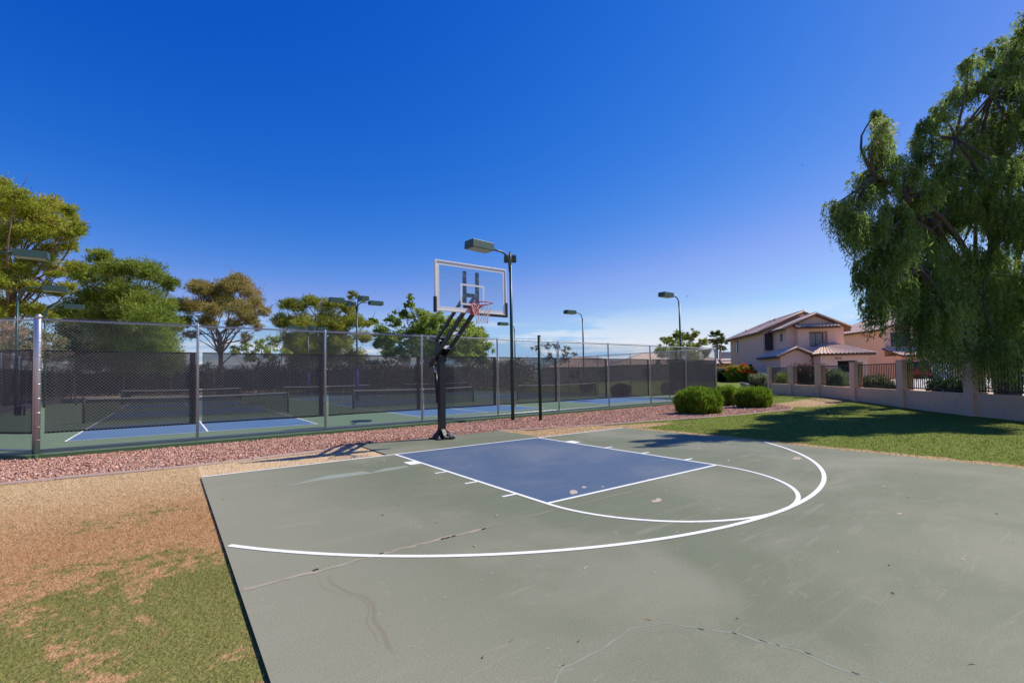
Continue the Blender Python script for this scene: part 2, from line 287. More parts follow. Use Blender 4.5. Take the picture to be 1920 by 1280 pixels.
# ------------------------------------------------------------------ mesh helpers
class MB:
    def __init__(s): s.v = []; s.f = []; s.mi = []; s.cur = 0
    def add(s, vs, fs):
        b = len(s.v); s.v += [tuple(map(float, v)) for v in vs]; s.f += [tuple(b+i for i in f) for f in fs]; s.mi += [s.cur]*len(fs); return s
    def box(s, x0, x1, y0, y1, z0, z1):
        return s.add([(x0, y0, z0), (x1, y0, z0), (x1, y1, z0), (x0, y1, z0), (x0, y0, z1), (x1, y0, z1), (x1, y1, z1), (x0, y1, z1)],
                     [(0, 3, 2, 1), (4, 5, 6, 7), (0, 1, 5, 4), (1, 2, 6, 5), (2, 3, 7, 6), (3, 0, 4, 7)])
    def bar(s, a, b, w, h, up=(0, 0, 1)):
        a, b, up = Vector(a), Vector(b), Vector(up); d = (b-a).normalized(); x = d.cross(up).normalized(); y = x.cross(d)
        vs = [p+x*(w/2*i)+y*(h/2*j) for p in (a, b) for i, j in ((-1, -1), (1, -1), (1, 1), (-1, 1))]
        return s.add(vs, [(0, 1, 2, 3), (7, 6, 5, 4), (0, 4, 5, 1), (1, 5, 6, 2), (2, 6, 7, 3), (3, 7, 4, 0)])
    def tube(s, pts, r, n=8, caps=True):
        pts = [Vector(p) for p in pts]; rs = list(r) if hasattr(r, '__len__') else [r]*len(pts); vs = []; prev = None
        for i, p in enumerate(pts):
            d = (pts[min(i+1, len(pts)-1)]-pts[max(i-1, 0)]).normalized()
            x = (prev-d*prev.dot(d)) if prev is not None else d.orthogonal()
            x.normalize(); prev = x; y = d.cross(x)
            for k in range(n):
                an = 2*math.pi*k/n; vs.append(p+(x*math.cos(an)+y*math.sin(an))*rs[i])
        fs = [(i*n+k, i*n+(k+1) % n, (i+1)*n+(k+1) % n, (i+1)*n+k) for i in range(len(pts)-1) for k in range(n)]
        if caps: fs += [tuple(range(n))[::-1], tuple(range((len(pts)-1)*n, len(pts)*n))]
        return s.add(vs, fs)
    def prism(s, poly, z0, z1):
        n = len(poly); vs = [(x, y, z0) for x, y in poly]+[(x, y, z1) for x, y in poly]
        return s.add(vs, [tuple(range(n))[::-1], tuple(range(n, 2*n))]+[(i, (i+1) % n, n+(i+1) % n, n+i) for i in range(n)])
    def extr(s, poly, y0, y1):
        """polygon in x-z extruded along y"""
        n = len(poly); vs = [(x, y0, z) for x, z in poly]+[(x, y1, z) for x, z in poly]
        return s.add(vs, [tuple(range(n)), tuple(range(n, 2*n))[::-1]]+[(i, n+i, n+(i+1) % n, (i+1) % n) for i in range(n)])
    def build(s, name, mat, parent=None, smooth=False, bevel=0):
        me = bpy.data.meshes.new(name); me.from_pydata(s.v, [], s.f)
        for m in (mat if isinstance(mat, (list, tuple)) else [mat]): me.materials.append(MATS[m])
        if any(s.mi): me.polygons.foreach_set('material_index', s.mi)
        if smooth: me.polygons.foreach_set('use_smooth', [True]*len(me.polygons))
        me.update(); o = bpy.data.objects.new(name, me); COL.objects.link(o)
        if parent is not None: o.parent = parent
        if bevel:
            b = o.modifiers.new('bevel', 'BEVEL'); b.width = bevel; b.segments = 2; b.limit_method = 'ANGLE'
        return o
def np_mesh(name, verts, k, mat, parent=None, tone=None, mats=None, midx=None):
    """verts (n*k,3), every k of them one polygon"""
    verts = np.ascontiguousarray(verts, dtype=np.float32).reshape(-1, 3); nf = len(verts)//k
    me = bpy.data.meshes.new(name); me.vertices.add(len(verts)); me.vertices.foreach_set('co', verts.ravel())
    me.loops.add(nf*k); me.loops.foreach_set('vertex_index', np.arange(nf*k, dtype=np.int32))
    me.polygons.add(nf); me.polygons.foreach_set('loop_start', np.arange(nf, dtype=np.int32)*k); me.polygons.foreach_set('loop_total', np.full(nf, k, dtype=np.int32))
    for m in (mats or [mat]): me.materials.append(MATS[m])
    if midx is not None: me.polygons.foreach_set('material_index', midx.astype(np.int32))
    if tone is not None:
        a = me.attributes.new('tone', 'FLOAT', 'FACE'); a.data.foreach_set('value', np.asarray(tone, dtype=np.float32))
    me.update(); me.validate(); o = bpy.data.objects.new(name, me); COL.objects.link(o)
    if parent is not None: o.parent = parent
    return o
def idx_mesh(name, verts, faces, mat, parent=None, tone=None, smooth=False):
    faces = np.asarray(faces, dtype=np.int32); nf, k = faces.shape; me = bpy.data.meshes.new(name)
    me.vertices.add(len(verts)); me.vertices.foreach_set('co', np.asarray(verts, dtype=np.float32).ravel())
    me.loops.add(nf*k); me.loops.foreach_set('vertex_index', faces.ravel()); me.polygons.add(nf)
    me.polygons.foreach_set('loop_start', np.arange(nf, dtype=np.int32)*k); me.polygons.foreach_set('loop_total', np.full(nf, k, dtype=np.int32))
    me.materials.append(MATS[mat])
    if smooth: me.polygons.foreach_set('use_smooth', np.ones(nf, dtype=bool))
    if tone is not None:
        a = me.attributes.new('tone', 'FLOAT', 'FACE'); a.data.foreach_set('value', np.asarray(tone, dtype=np.float32))
    me.update(); o = bpy.data.objects.new(name, me); COL.objects.link(o)
    if parent is not None: o.parent = parent
    return o
def tag(o, label=None, cat=None, group=None, kind=None):
    if label: o['label'] = label
    if cat: o['category'] = cat
    if group: o['group'] = group
    if kind: o['kind'] = kind
    return o
def thing(name, label, cat, loc=(0, 0, 0), rz=0, group=None):
    o = bpy.data.objects.new(name, None); COL.objects.link(o); o.empty_display_size = .2
    o.location = tuple(map(float, loc)); o.rotation_euler = (0, 0, rz); return tag(o, label, cat, group)
def unit(v): return v/np.maximum(np.linalg.norm(v, axis=-1, keepdims=True), 1e-9)
def rand_dirs(n): return unit(rng.normal(size=(n, 3)))
def diamonds(c, ax, l, w):
    """leaf shaped four-point faces: centre c, long axis ax, half length l, half width w"""
    n = len(c); ax = unit(ax); b = unit(np.cross(ax, rand_dirs(n))); l = np.broadcast_to(np.asarray(l, float), (n,))[:, None]; w = np.broadcast_to(np.asarray(w, float), (n,))[:, None]
    return np.stack([c-ax*l, c+b*w-ax*l*.15, c+ax*l, c-b*w-ax*l*.15], 1).reshape(-1, 3)

# gravel bed outline and fence line
EDL = [(-16, 2.2), (-10, 1.75), (-7.43, 1.57), (-6.19, 1.40), (-4.72, 1.35), (-2.83, 1.52), (-1.93, 1.84)]
EDR = [(1.95, 1.86), (2.4, 1.82), (4.62, 1.17), (7.46, .64), (10.86, .02), (14.3, -.22), (15.2, -.1), (15.9, .35), (17.0, 1.25), (17.35, 2.0), (18.3, 3.9), (19.9, 5.4)]
FD = .0253; fdir = np.array([math.cos(FD), math.sin(FD)]); fnor = np.array([-math.sin(FD), math.cos(FD)])
def fy(x): return 5.09+(x+7.6)*math.tan(FD)          # front fence line
slab_front = lambda x: fy(x)-.16
bed = EDL+EDR+[(19.9, slab_front(19.9)+.05), (-7.72, slab_front(-7.72)+.05), (-14.5, 12.2), (-16, 13)]

def edge_y(x): return np.interp(x, [q[0] for q in EDL+EDR], [q[1] for q in EDL+EDR])
def top_y(x): return np.where(np.asarray(x) > -7.72, slab_front(x), slab_front(-7.72)+(-7.72-np.asarray(x))*1.072)
def grav_z(x, y): return -.016-.066*np.clip((y-edge_y(x))/3.0, 0, 1)
def inpoly(px, py, poly):
    px = np.asarray(px, float); py = np.asarray(py, float); r = np.zeros(px.shape, bool); j = len(poly)-1
    for i in range(len(poly)):
        xi, yi = poly[i]; xj, yj = poly[j]
        r ^= ((yi > py) != (yj > py)) & (px < (xj-xi)*(py-yi)/(yj-yi+1e-12)+xi); j = i
    return r

# ------------------------------------------------------------------ the ground
def smooth(a, b, x):
    t = np.clip((x-a)/(b-a), 0, 1); return t*t*(3-2*t)
WA = np.array([27.7, 6.6]); WD = np.array([-13.6, -13.2]); WD = WD/np.linalg.norm(WD); WN = np.array([WD[1], -WD[0]])   # wall line: start, direction, side of the lawn
def height(x, y):
    x = np.asarray(x, float); y = np.asarray(y, float)
    dx, dy = x-CX, y-CY; D = dx*FH[0]+dy*FH[1]; lat = dx*R0[0]+dy*R0[1]
    h = -0.024+0*x
    s = (x-WA[0])*WD[0]+(y-WA[1])*WD[1]; q = np.abs((x-WA[0])*WN[0]+(y-WA[1])*WN[1])
    h = h+0.15*np.exp(-((s-8)/5)**2)*np.exp(-(q/3.2)**2)
    h = np.where((x > -16) & (x < 19.8) & (y > edge_y(x)+.35) & (y < top_y(x)+.75), -.16, h)
    h = h+smooth(33, 42, D)*smooth(8, 16, lat)*0.60
    h = h+0.02*np.sin(x*.9+1)*np.sin(y*.7)*smooth(5.2, 8, x)
    return h
def axis(lo, hi, step, far):
    core = np.arange(lo, hi+1e-6, step); out = []; d = step*2; v = hi
    while v < far: v += d; d *= 1.35; out.append(v)
    out2 = []; d = step*2; v = lo
    while v > -far: v -= d; d *= 1.35; out2.append(v)
    return np.r_[out2[::-1], core, out]
gx = axis(-16, 60, .6, 2500); gy = axis(-16, 50, .6, 2500)
GX, GY = np.meshgrid(gx, gy, indexing='ij'); nx, ny = GX.shape
vv = np.stack([GX, GY, height(GX, GY)], -1).reshape(-1, 3); I = np.arange(nx*ny).reshape(nx, ny)
ground = tag(idx_mesh('ground', vv, np.stack([I[:-1, :-1], I[1:, :-1], I[1:, 1:], I[:-1, 1:]], -1).reshape(-1, 4), 'turf', smooth=True), kind='structure')

# the basketball half court: slab, key, lines
XL, XR, YB, YF = -4.97, 4.93, -30.0, 0.06
m = MB(); m.box(XL, XR, YB, YF, -.2, 0); m.mi = [1, 0, 1, 1, 1, 1]
court = tag(m.build('basketball_court', ['court_green', 'slab_side']), kind='structure')
m = MB(); m.box(-1.93, 1.95, YF+.002, 1.86, -.2, -.004); m.mi = [1, 0, 1, 1, 1, 1]
pad = tag(m.build('hoop_pad', ['court_green', 'pad_side']), kind='structure')
LW = .05
def sheet(poly, z, name, mat, parent): return MB().add([(x, y, z) for x, y in poly], [tuple(range(len(poly)))]).build(name, mat, parent)
hw = 6*ft; FTY = -15*ft
sheet([(-hw, FTY), (hw, FTY), (hw, 0), (-hw, 0)], .0015, 'painted_key', 'lane_blue', court)
def line(x0, x1, y0, y1): sheet([(x0, y0), (x1, y0), (x1, y1), (x0, y1)], .003, 'court_line', 'line_white', court)
line(XL+.01, XR-.05, -.01, .04)
line(-hw, -hw+LW, FTY, -.01); line(hw-LW, hw, FTY, -.01); line(-hw+LW, hw-LW, FTY, FTY+LW)
for s in (-1, 1):
    def lx(a, b): return (min(s*a, s*b), max(s*a, s*b))
    line(*lx(hw, hw+.2), -4*ft, -3*ft)
    for f in (7, 10, 13): line(*lx(hw, hw+.2), -f*ft-LW/2, -f*ft+LW/2)
def arc(cy, r, a0, a1, n, w, z):
    vs = []
    for i in range(n+1):
        a = a0+(a1-a0)*i/n; vs += [(math.sin(a)*r, cy-math.cos(a)*r, z), (math.sin(a)*(r-w), cy-math.cos(a)*(r-w), z)]
    return MB().add(vs, [(2*i, 2*i+1, 2*i+3, 2*i+2) for i in range(n)]).build('court_line', 'line_white', court)
a3l = math.asin(4.955/(19.75*ft)); a3r = math.asin(4.92/(19.75*ft))
arc(-1.25*ft, 19.75*ft, -a3l, a3r, 90, .055, .004); arc(FTY, 6*ft, -math.pi/2, math.pi/2, 60, .05, .003)
# the joint across the slab and the two cracks
def ribbon(pts, w, z, name, mat, jit=.012):
    vs = []; pts2 = []
    for (a, b) in zip(pts[:-1], pts[1:]):
        n = max(2, int(math.hypot(b[0]-a[0], b[1]-a[1])/.06))
        for i in range(n): pts2.append((a[0]+(b[0]-a[0])*i/n+random.gauss(0, jit*.5), a[1]+(b[1]-a[1])*i/n+random.gauss(0, jit)))
    pts2.append(pts[-1]); n = len(pts2)
    for i, p in enumerate(pts2):
        q = pts2[min(i+1, n-1)]; r = pts2[max(i-1, 0)]; d = Vector((q[0]-r[0], q[1]-r[1])).normalized(); ww = w*(.35+random.random()*.9)/2
        vs += [(p[0]-d.y*ww, p[1]+d.x*ww, z), (p[0]+d.y*ww, p[1]-d.x*ww, z)]
    return MB().add(vs, [(2*i, 2*i+1, 2*i+3, 2*i+2) for i in range(n-1)]).build(name, mat, court)
ribbon([(XL+.02, -4.9), (-4.2, -4.88), (-3.7, -4.85), (-2.9, -4.84)], .045, .0022, 'slab_joint', 'crack_fill')
ribbon([(-2.9, -4.84), (-1.2, -4.80), (1.5, -4.80), (4.9, -4.76)], .014, .0022, 'slab_joint', 'crack_fill', .005)
for x in (-4.45, -3.92, -3.33, -3.28, -3.22, -2.88): sheet([(x-.02, -4.87), (x+.03, -4.86), (x+.025, -4.84), (x-.015, -4.845)], .0042, 'joint_hole', 'crack_dark', court)
def gp(u, v, z=0.0):
    d = Fv+Rv*(u-PPX)/FPX-Uv*(v-PPY)/FPX; p = CAM+d*(z-CAM[2])/d[2]; return (p[0], p[1])
ribbon([gp(*q) for q in [(1036, 1279), (1058, 1250), (1090, 1235), (1130, 1215), (1165, 1190), (1180, 1178), (1250, 1168), (1290, 1174), (1350, 1185), (1380, 1186)]], .010, .001, 'crack', 'scuff_pale', .006)
ribbon([gp(*q) for q in [(1380, 1186), (1420, 1201), (1460, 1210), (1500, 1220), (1560, 1248), (1610, 1265), (1660, 1282)]], .012, .001, 'crack', 'scuff_pale', .006)
for q in [(1310, 1178, 10), (1374, 1186, 8), (1425, 1200, 14), (1455, 1208, 8), (1510, 1223, 12), (1598, 1260, 16)]:
    a = gp(q[0], q[1]); b = gp(q[0]+q[2], q[1]+q[2]*.35); sheet([(a[0], a[1]), (b[0], b[1]), (b[0]+.004, b[1]+.008), (a[0]+.004, a[1]+.008)], .002, 'crack_gap', 'crack_dark', court)
# chips in the paint and pale scuffs
def blob(u, v, ru, rv, mat='bare_patch', name='paint_chip', z=.0028, n=14, rough=.22):
    pts = []
    for i in range(n):
        a = 2*math.pi*i/n; k = 1+random.uniform(-rough, rough); pts.append(gp(u+ru*k*math.cos(a), v+rv*k*math.sin(a)))
    sheet(pts[::-1], z, name, mat, court)
blob(1076, 922, 8, 4.0); blob(1095, 913, 5, 1.6); blob(1220, 899, 7, 1.2); blob(1233, 938, 9, 3.2, rough=.5); blob(1494, 859, 9, 1.8); blob(1366, 863, 2, 1)
blob(1687, 963, 6, 1.2, rough=.3); blob(1130, 912, 3, .8)
sheet([gp(*q) for q in [(530, 912), (600, 900), (690, 888), (696, 886), (680, 883), (615, 891)]], .001, 'scuff', 'scuff_pale', court)
sheet([gp(*q) for q in [(690, 888), (745, 879), (768, 875), (760, 873), (720, 878)]], .001, 'scuff', 'scuff_pale', court)

# gravel bed and its concrete edging
gxs = np.unique(np.r_[np.arange(-16, 20, .25), [q[0] for q in EDL+EDR], 19.9]); rows = 9; vs = []
for x in gxs:
    for k in range(rows):
        y = edge_y(x)+(top_y(x)+.05-edge_y(x))*k/(rows-1); vs.append((x, y, float(grav_z(x, y))))
gravel = MB().add(vs, [(i*rows+k, (i+1)*rows+k, (i+1)*rows+k+1, i*rows+k+1) for i in range(len(gxs)-1) for k in range(rows-1)]).build('gravel_bed', 'gravel_bed'); tag(gravel, kind='structure')
P = rng.uniform((-12, -.4), (20, 7.4), (180000, 2))
dcam = np.hypot(P[:, 0]-CX, P[:, 1]-CY); keep = inpoly(P[:, 0], P[:, 1], bed) & (rng.random(len(P)) < np.clip(1.25-dcam/32, .3, 1)); P = P[keep]
bare = (P[:, 1] < 2.35+.25*np.sin(P[:, 0]*3)) & (P[:, 0] > -2.6) & (P[:, 0] < 2.6) & (rng.random(len(P)) < .85); P = P[~bare]      # raked earth beside the pad
edg = ~((P[:, 0] > -1.98) & (P[:, 0] < 2.0) & (P[:, 1] < 1.9)); P = P[edg]; N = len(P)
octv = np.array([(1, 0, 0), (0, 1, 0), (-1, 0, 0), (0, -1, 0), (0, 0, 1), (0, 0, -1)], float); octf = np.array([(0, 1, 4), (1, 2, 4), (2, 3, 4), (3, 0, 4), (1, 0, 5), (2, 1, 5), (3, 2, 5), (0, 3, 5)])
sz = rng.uniform(.012, .026, (N, 1, 1))*np.clip(.85+dcam[keep][~bare][edg]/45, .9, 1.35)[:, None, None]
vs = octv[None]*sz*rng.uniform(.6, 1.25, (N, 6, 1))*np.array([1.15, 1, .62]); an = rng.uniform(0, 6.28, N)
ca, sa = np.cos(an)[:, None], np.sin(an)[:, None]; vs = np.stack([vs[..., 0]*ca-vs[..., 1]*sa, vs[..., 0]*sa+vs[..., 1]*ca, vs[..., 2]], -1)
tilt = rng.normal(0, .45, (N, 2)); vs[..., 2] += vs[..., 0]*tilt[:, :1]+vs[..., 1]*tilt[:, 1:]
vs[..., 0] += P[:, :1]; vs[..., 1] += P[:, 1:]; vs[..., 2] += (grav_z(P[:, 0], P[:, 1])+rng.uniform(.000, .018, N))[:, None]
fs = (octf[None]+(np.arange(N)*6)[:, None, None]).reshape(-1, 3)
tone = np.repeat(np.clip(rng.normal(.5, .26, N), 0, 1), 8)
tag(idx_mesh('gravel_stones', vs.reshape(-1, 3), fs, 'gravel_stone', tone=tone), 'loose red crushed stone spread between the edging and the fence', 'gravel', kind='stuff')

def edging(path, name, label, seg, w, top):
    root = thing(name, label, 'curb', (*path[0], -.06)); d = 0; pts = [path[0]]
    dense = []
    for a, b in zip(path[:-1], path[1:]):
        n = max(1, int(math.hypot(b[0]-a[0], b[1]-a[1])/.1)); dense += [(a[0]+(b[0]-a[0])*i/n, a[1]+(b[1]-a[1])*i/n) for i in range(n)]
    dense.append(path[-1])
    arr = np.array(dense); k = 4
    for _ in range(3): arr[k:-k] = np.stack([np.convolve(arr[:, j], np.ones(2*k+1)/(2*k+1), 'valid') for j in (0, 1)], 1)
    n = int(seg/.1); i = 0
    while i < len(arr)-2:
        p = arr[i:i+n+1]; i += n
        if len(p) < 3: break
        dz = random.uniform(-.006, .006); vs = []
        for j, q in enumerate(p):
            tt = p[min(j+1, len(p)-1)]-p[max(j-1, 0)]; tt = tt/np.linalg.norm(tt); nn = np.array([-tt[1], tt[0]])
            qq = q+(tt*.008 if j == 0 else (-tt*.008 if j == len(p)-1 else 0))
            for o_, z in ((-w/2, -.12), (-w/2, top-.02), (-w/2+.02, top), (w/2-.02, top), (w/2, top-.02), (w/2, -.12)): vs.append((*(qq+nn*o_-path[0]), z+.06+dz))
        L = len(p); fs = [(a*6+b, a*6+(b+1) % 6, (a+1)*6+(b+1) % 6, (a+1)*6+b) for a in range(L-1) for b in range(6)]+[(0, 1, 2, 3, 4, 5), tuple(range((L-1)*6, L*6))[::-1]]
        MB().add(vs, [f[::-1] for f in fs]).build('edging_block', 'edging_concrete', root)
    return root
edging(EDL, 'concrete_edging', 'weathered concrete edging strip between red gravel and dry grass, left of the hoop', 1.35, .10, .008)
edging(EDR, 'concrete_edging', 'pale concrete edging strip that curls round the clipped bushes, right of the hoop', 1.5, .09, .004)

# grass blades
def near_court(x, y): return (x > XL-.004) & (x < XR+.004) & (y < YF+.004)
lawn_excl = [bed]
def blades(n, x0, x1, y0, y1, hgt, wid, name, label, fall=None, cull=None):
    P = rng.uniform((x0, y0), (x1, y1), (n, 2))
    k = ~near_court(P[:, 0], P[:, 1]) & ~((P[:, 0] > -1.95) & (P[:, 0] < 1.97) & (P[:, 1] < 1.88)) & ~inpoly(P[:, 0], P[:, 1], bed)
    if cull is not None: k &= cull(P)
    dc = np.hypot(P[:, 0]-CX, P[:, 1]-CY)
    if fall: k &= rng.random(n) < np.clip(fall/np.maximum(dc, .1), 0, 1)**1.3
    P = P[k]; dc = dc[k]; n = len(P); z = height(P[:, 0], P[:, 1])-.004
    b = np.c_[P, z]; an = rng.uniform(0, 6.28, n); h = hgt*rng.uniform(.4, 1.2, n)
    ww = wid*rng.uniform(.6, 1.3, n)*np.clip(dc/4.5, .8, 2.6); side = np.c_[np.cos(an), np.sin(an), 0*an]*ww[:, None]
    lean = np.c_[rng.normal(0, .8, (n, 2))*h[:, None], h]
    v = np.stack([b-side, b+side, b+lean], 1); return tag(np_mesh(name, v, 3, 'grass_blade', tone=rng.random(n)), label, 'grass', kind='stuff')
fwdok = lambda P: ((P[:, 0]-CX)*FH[0]+(P[:, 1]-CY)*FH[1] > 1.2)
blades(700000, -13, -4.96, -8.2, 2.0, .026, .0017, 'lawn_grass', 'short dry and green mown grass left of the court', 6.0, lambda P: fwdok(P) & ((P[:, 0]-CX)*R0[0]+(P[:, 1]-CY)*R0[1] > -1.2*((P[:, 0]-CX)*FH[0]+(P[:, 1]-CY)*FH[1])))
wallside = lambda P: ((P[:, 0]-WA[0])*WN[0]+(P[:, 1]-WA[1])*WN[1] > .12)
blades(420000, -5, 29, -13, 8, .040, .0021, 'lawn_grass', 'mown green lawn between the court and the block wall', 12, lambda P: wallside(P) & (P[:, 0] > -4.9) & ~((P[:, 0] < 20) & (P[:, 1] > slab_front(0)-1)))

# ------------------------------------------------------------------ pickleball courts behind the fence
PX0, PX1, PY1 = -7.72, 20.2, 41.6
poly = [(PX0, slab_front(PX0)), (PX1, slab_front(PX1)), (PX1, PY1), (-11.6, PY1), (-11.6, 9.0)]
m = MB(); m.prism(poly, -.25, .012); m.mi = [1, 0]+[1]*len(poly)
slab = tag(m.build('pickleball_slab', ['pickle_green', 'slab_edge_green']), kind='structure')
def psheet(x0, x1, y0, y1, z, name, mat): sheet([(x0, y0), (x1, y0), (x1, y1), (x0, y1)], z, name, mat, slab)
CW, CL, NV = 20*ft, 44*ft, 7*ft
def pickle(x0, y0):
    x1, y1, yn = x0+CW, y0+CL, y0+CL/2; w = .05; z = .020
    psheet(x0, x1, y0, yn-NV, .016, 'painted_court', 'pickle_blue'); psheet(x0, x1, yn+NV, y1, .016, 'painted_court', 'pickle_blue')
    for a in ((x0, x0+w, y0+w, y1-w), (x1-w, x1, y0+w, y1-w), (x0, x1, y0, y0+w), (x0, x1, y1-w, y1), (x0+w, x1-w, yn-NV-w, yn-NV), (x0+w, x1-w, yn+NV, yn+NV+w),
              ((x0+x1)/2-w/2, (x0+x1)/2+w/2, y0+w, yn-NV-w), ((x0+x1)/2-w/2, (x0+x1)/2+w/2, yn+NV+w, y1-w)): psheet(*a, z, 'court_line', 'line_white')
    return yn
def net(x0, x1, y, label):
    r = thing('pickleball_net', label, 'net', ((x0+x1)/2, y, .012), group='pickleball nets'); h = (x1-x0)/2
    for s in (-1, 1): MB().tube([(s*h, 0, 0), (s*h, 0, .95)], .045, 10).build('post', 'post_green', r, True)
    n = 16; v = []
    for i in range(n+1):
        x = -h+.05+(2*h-.1)*i/n; sag = .05*(1-(x/h)**2); v += [(x, .008, .04), (x, .008, .87-sag)]
    MB().add(v, [(2*i, 2*i+2, 2*i+3, 2*i+1) for i in range(n)]).build('net_mesh', 'net_mesh', r)
    v = []
    for i in range(n+1):
        x = -h+.05+(2*h-.1)*i/n; sag = .05*(1-(x/h)**2); v += [(x, -.006, .87-sag), (x, .022, .87-sag), (x, .022, .925-sag), (x, -.006, .925-sag)]
    MB().add(v, [(4*i+k, 4*i+(k+1) % 4, 4*i+4+(k+1) % 4, 4*i+4+k) for i in range(n) for k in range(4)]).build('tape', 'net_tape', r)
where = ['near left court by the corner post', 'near court behind the basketball pole', 'near right court by the round bush', 'far left court', 'far middle court', 'far right court']
k = 0
for y0 in (7.45, 24.6):
    for x0 in (-7.5, 2.2, 12.15):
        yn = pickle(x0, y0); net(x0-.35, x0+CW+.35, yn, 'black net with white tape on the '+where[k]); k += 1

# ------------------------------------------------------------------ chain link fences
FH_ = 2.86
def link_mesh(L, z0, z1, pitch=.07, r=.0021):
    """two sets of diagonal wires, cropped to 0..L by z0..z1, set 4 mm apart"""
    H = z1-z0; vs = []; fs = []; b = 0
    for s, off in ((1, -.003), (-1, .003)):
        c0 = -H if s > 0 else 0.0; c1 = L if s > 0 else L+H; c = c0
        while c < c1:
            # x = c + s*t, z = z0+t
            ta, tb = 0.0, H
            if s > 0: ta = max(ta, -c); tb = min(tb, L-c)
            else: ta = max(ta, c-L); tb = min(tb, c)
            if tb-ta > .03:
                a = (c+s*ta, z0+ta); e = (c+s*tb, z0+tb)
                for p in (a, e): vs += [(p[0]-s*r, off-r, p[1]+r), (p[0]-s*r, off+r, p[1]+r), (p[0]+s*r, off+r, p[1]-r), (p[0]+s*r, off-r, p[1]-r)]
                fs += [(b+i, b+(i+1) % 4, b+4+(i+1) % 4, b+4+i) for i in range(4)]; b += 8
            c += pitch
    return vs, fs
def fence(name, label, a, b, posts, screen='windscreen', pitch=.07, wire=.0013, end_post=None, corner0=False, scr=(.42, 2.18), seam=True, rng_scr=None, only_first=False):
    a = np.array(a); b = np.array(b); L = np.linalg.norm(b-a); d = (b-a)/L
    root = thing(name, label, 'fence', (*a, .012), math.atan2(d[1], d[0]))
    for i, x in enumerate(posts):
        big = (i == 0 and corner0); rr = .048 if big else .030; top = FH_+(.06 if big else .02)
        p = MB().tube([(x, 0, -.02), (x, 0, top-.03), (x, 0, top)], [rr, rr, rr*.55], 14).build('post', 'galvanised', root, True)
        if big:
            MB().tube([(x, 0, top-.075), (x, 0, top-.02), (x, 0, top+.025)], [rr*1.12, rr*1.12, rr*.6], 14).build('post_cap', 'galvanised', p, True)
            for z in (.28, .55, .85, 1.15, 1.45, 1.75, 2.05, 2.35): MB().tube([(x, 0, z), (x, 0, z+.022)], rr*1.1, 14).build('tension_band', 'galvanised' if z not in (.28, .55) else 'old_band', p, True)
    MB().tube([(0, 0, FH_-.03), (L, 0, FH_-.03)], .021, 10).build('top_rail', 'galvanised', root, True)
    MB().tube([(0, 0, .075), (L, 0, .075)], .021, 10).build('bottom_rail', 'galvanised', root, True)
    for x0, x1 in zip(posts[:-1], posts[1:]):
        vs, fs = link_mesh(x1-x0, .03, FH_+.035, pitch, wire)
        o = MB().add(vs, fs).build('chain_link_mesh', 'fence_wire', root); o.location = (x0, -.034, 0); o['kind'] = 'stuff'
        if screen and not (only_first and x0 > .1):
            z0, z1 = scr; n = 24; v = []; j0 = random.uniform(0, 6); aa, bb = x0+.10, x1-.02
            for i in range(n+1):
                x = aa+(bb-aa)*i/n; w = .012*math.sin(x*2.3+j0); sg = .012*abs(math.sin(x*math.pi/.55)); dz = .02*math.sin(x*.8+j0)
                for k_ in range(4): v.append((x, .05+w*(k_/3)+.004*math.sin(x*9+k_), z0+dz+sg*.6+(z1-sg*.5-z0-dz)*k_/3))
            MB().add(v, [(4*i+k_, 4*i+4+k_, 4*i+5+k_, 4*i+1+k_) for i in range(n) for k_ in range(3)]).build('windscreen', screen, root)
            if seam:
                for (s0, s1) in ((x1-.16, x1-.04),):
                    MB().add([(s0, .062, z0+.01), (s1, .062, z0+.01), (s1, .062, z1-.01), (s0, .062, z1-.01)], [(0, 1, 2, 3)]).build('windscreen_seam', 'windscreen_double', root)
                MB().bar((aa, .048, z0+.015), (bb, .048, z0+.015), .006, .035).build('windscreen_hem', 'windscreen_double', root)
                MB().bar((aa, .048, z1-.01), (bb, .048, z1-.01), .006, .03).build('windscreen_hem', 'windscreen_double', root)
    return root
A0 = (-7.6, 5.09); LF = 27.15
xs = [0, 2.80]; 
while xs[-1]+3.048 < LF: xs.append(xs[-1]+3.048)
xs[-1] = LF if LF-xs[-1] < 1.0 else xs[-1]
if xs[-1] < LF: xs.append(LF)
fence('chain_link_fence', 'long galvanised chain link fence with black windscreen along the red gravel', A0, (A0[0]+LF*fdir[0], A0[1]+LF*fdir[1]), xs, corner0=True)
fa = fence('chain_link_fence', 'short angled run of chain link fence left of the thick corner post', (-11.5, 9.05), A0, [0, 2.6, 5.53-.06], seam=True, scr=(.42, 2.2))
for (q0, q1) in ((4.86, 5.05), (5.09, 5.15)): MB().add([(q0, .066, .80), (q1, .066, .80), (q1, .066, 1.0), (q0, .066, 1.0)], [(0, 1, 2, 3)]).build('screen_patch', 'windscreen_double', fa)
E0 = (A0[0]+LF*fdir[0], A0[1]+LF*fdir[1])
fence('chain_link_fence', 'end run of fence going back from the right corner behind the round bush', (E0[0]+.02, E0[1]+.06), (E0[0]+.5, 41.3), [0.0]+[3.05*i for i in range(1, 12)]+[35.4], 'windscreen_far', .14, .003, seam=False, only_first=True)
fence('chain_link_fence', 'back run of fence beyond the far pickleball courts', (-11.5, 41.4), (E0[0]+.4, 41.4), [3.15*i for i in range(11)], 'windscreen_far', .2, .004, seam=False, scr=(.5, 2.2))
fence('chain_link_fence', 'left run of fence with a gate frame beyond the pickleball courts', (-11.5, 41.2), (-11.5, 9.2), [3.2*i for i in range(11)], 'windscreen_far', .16, .003, seam=False)
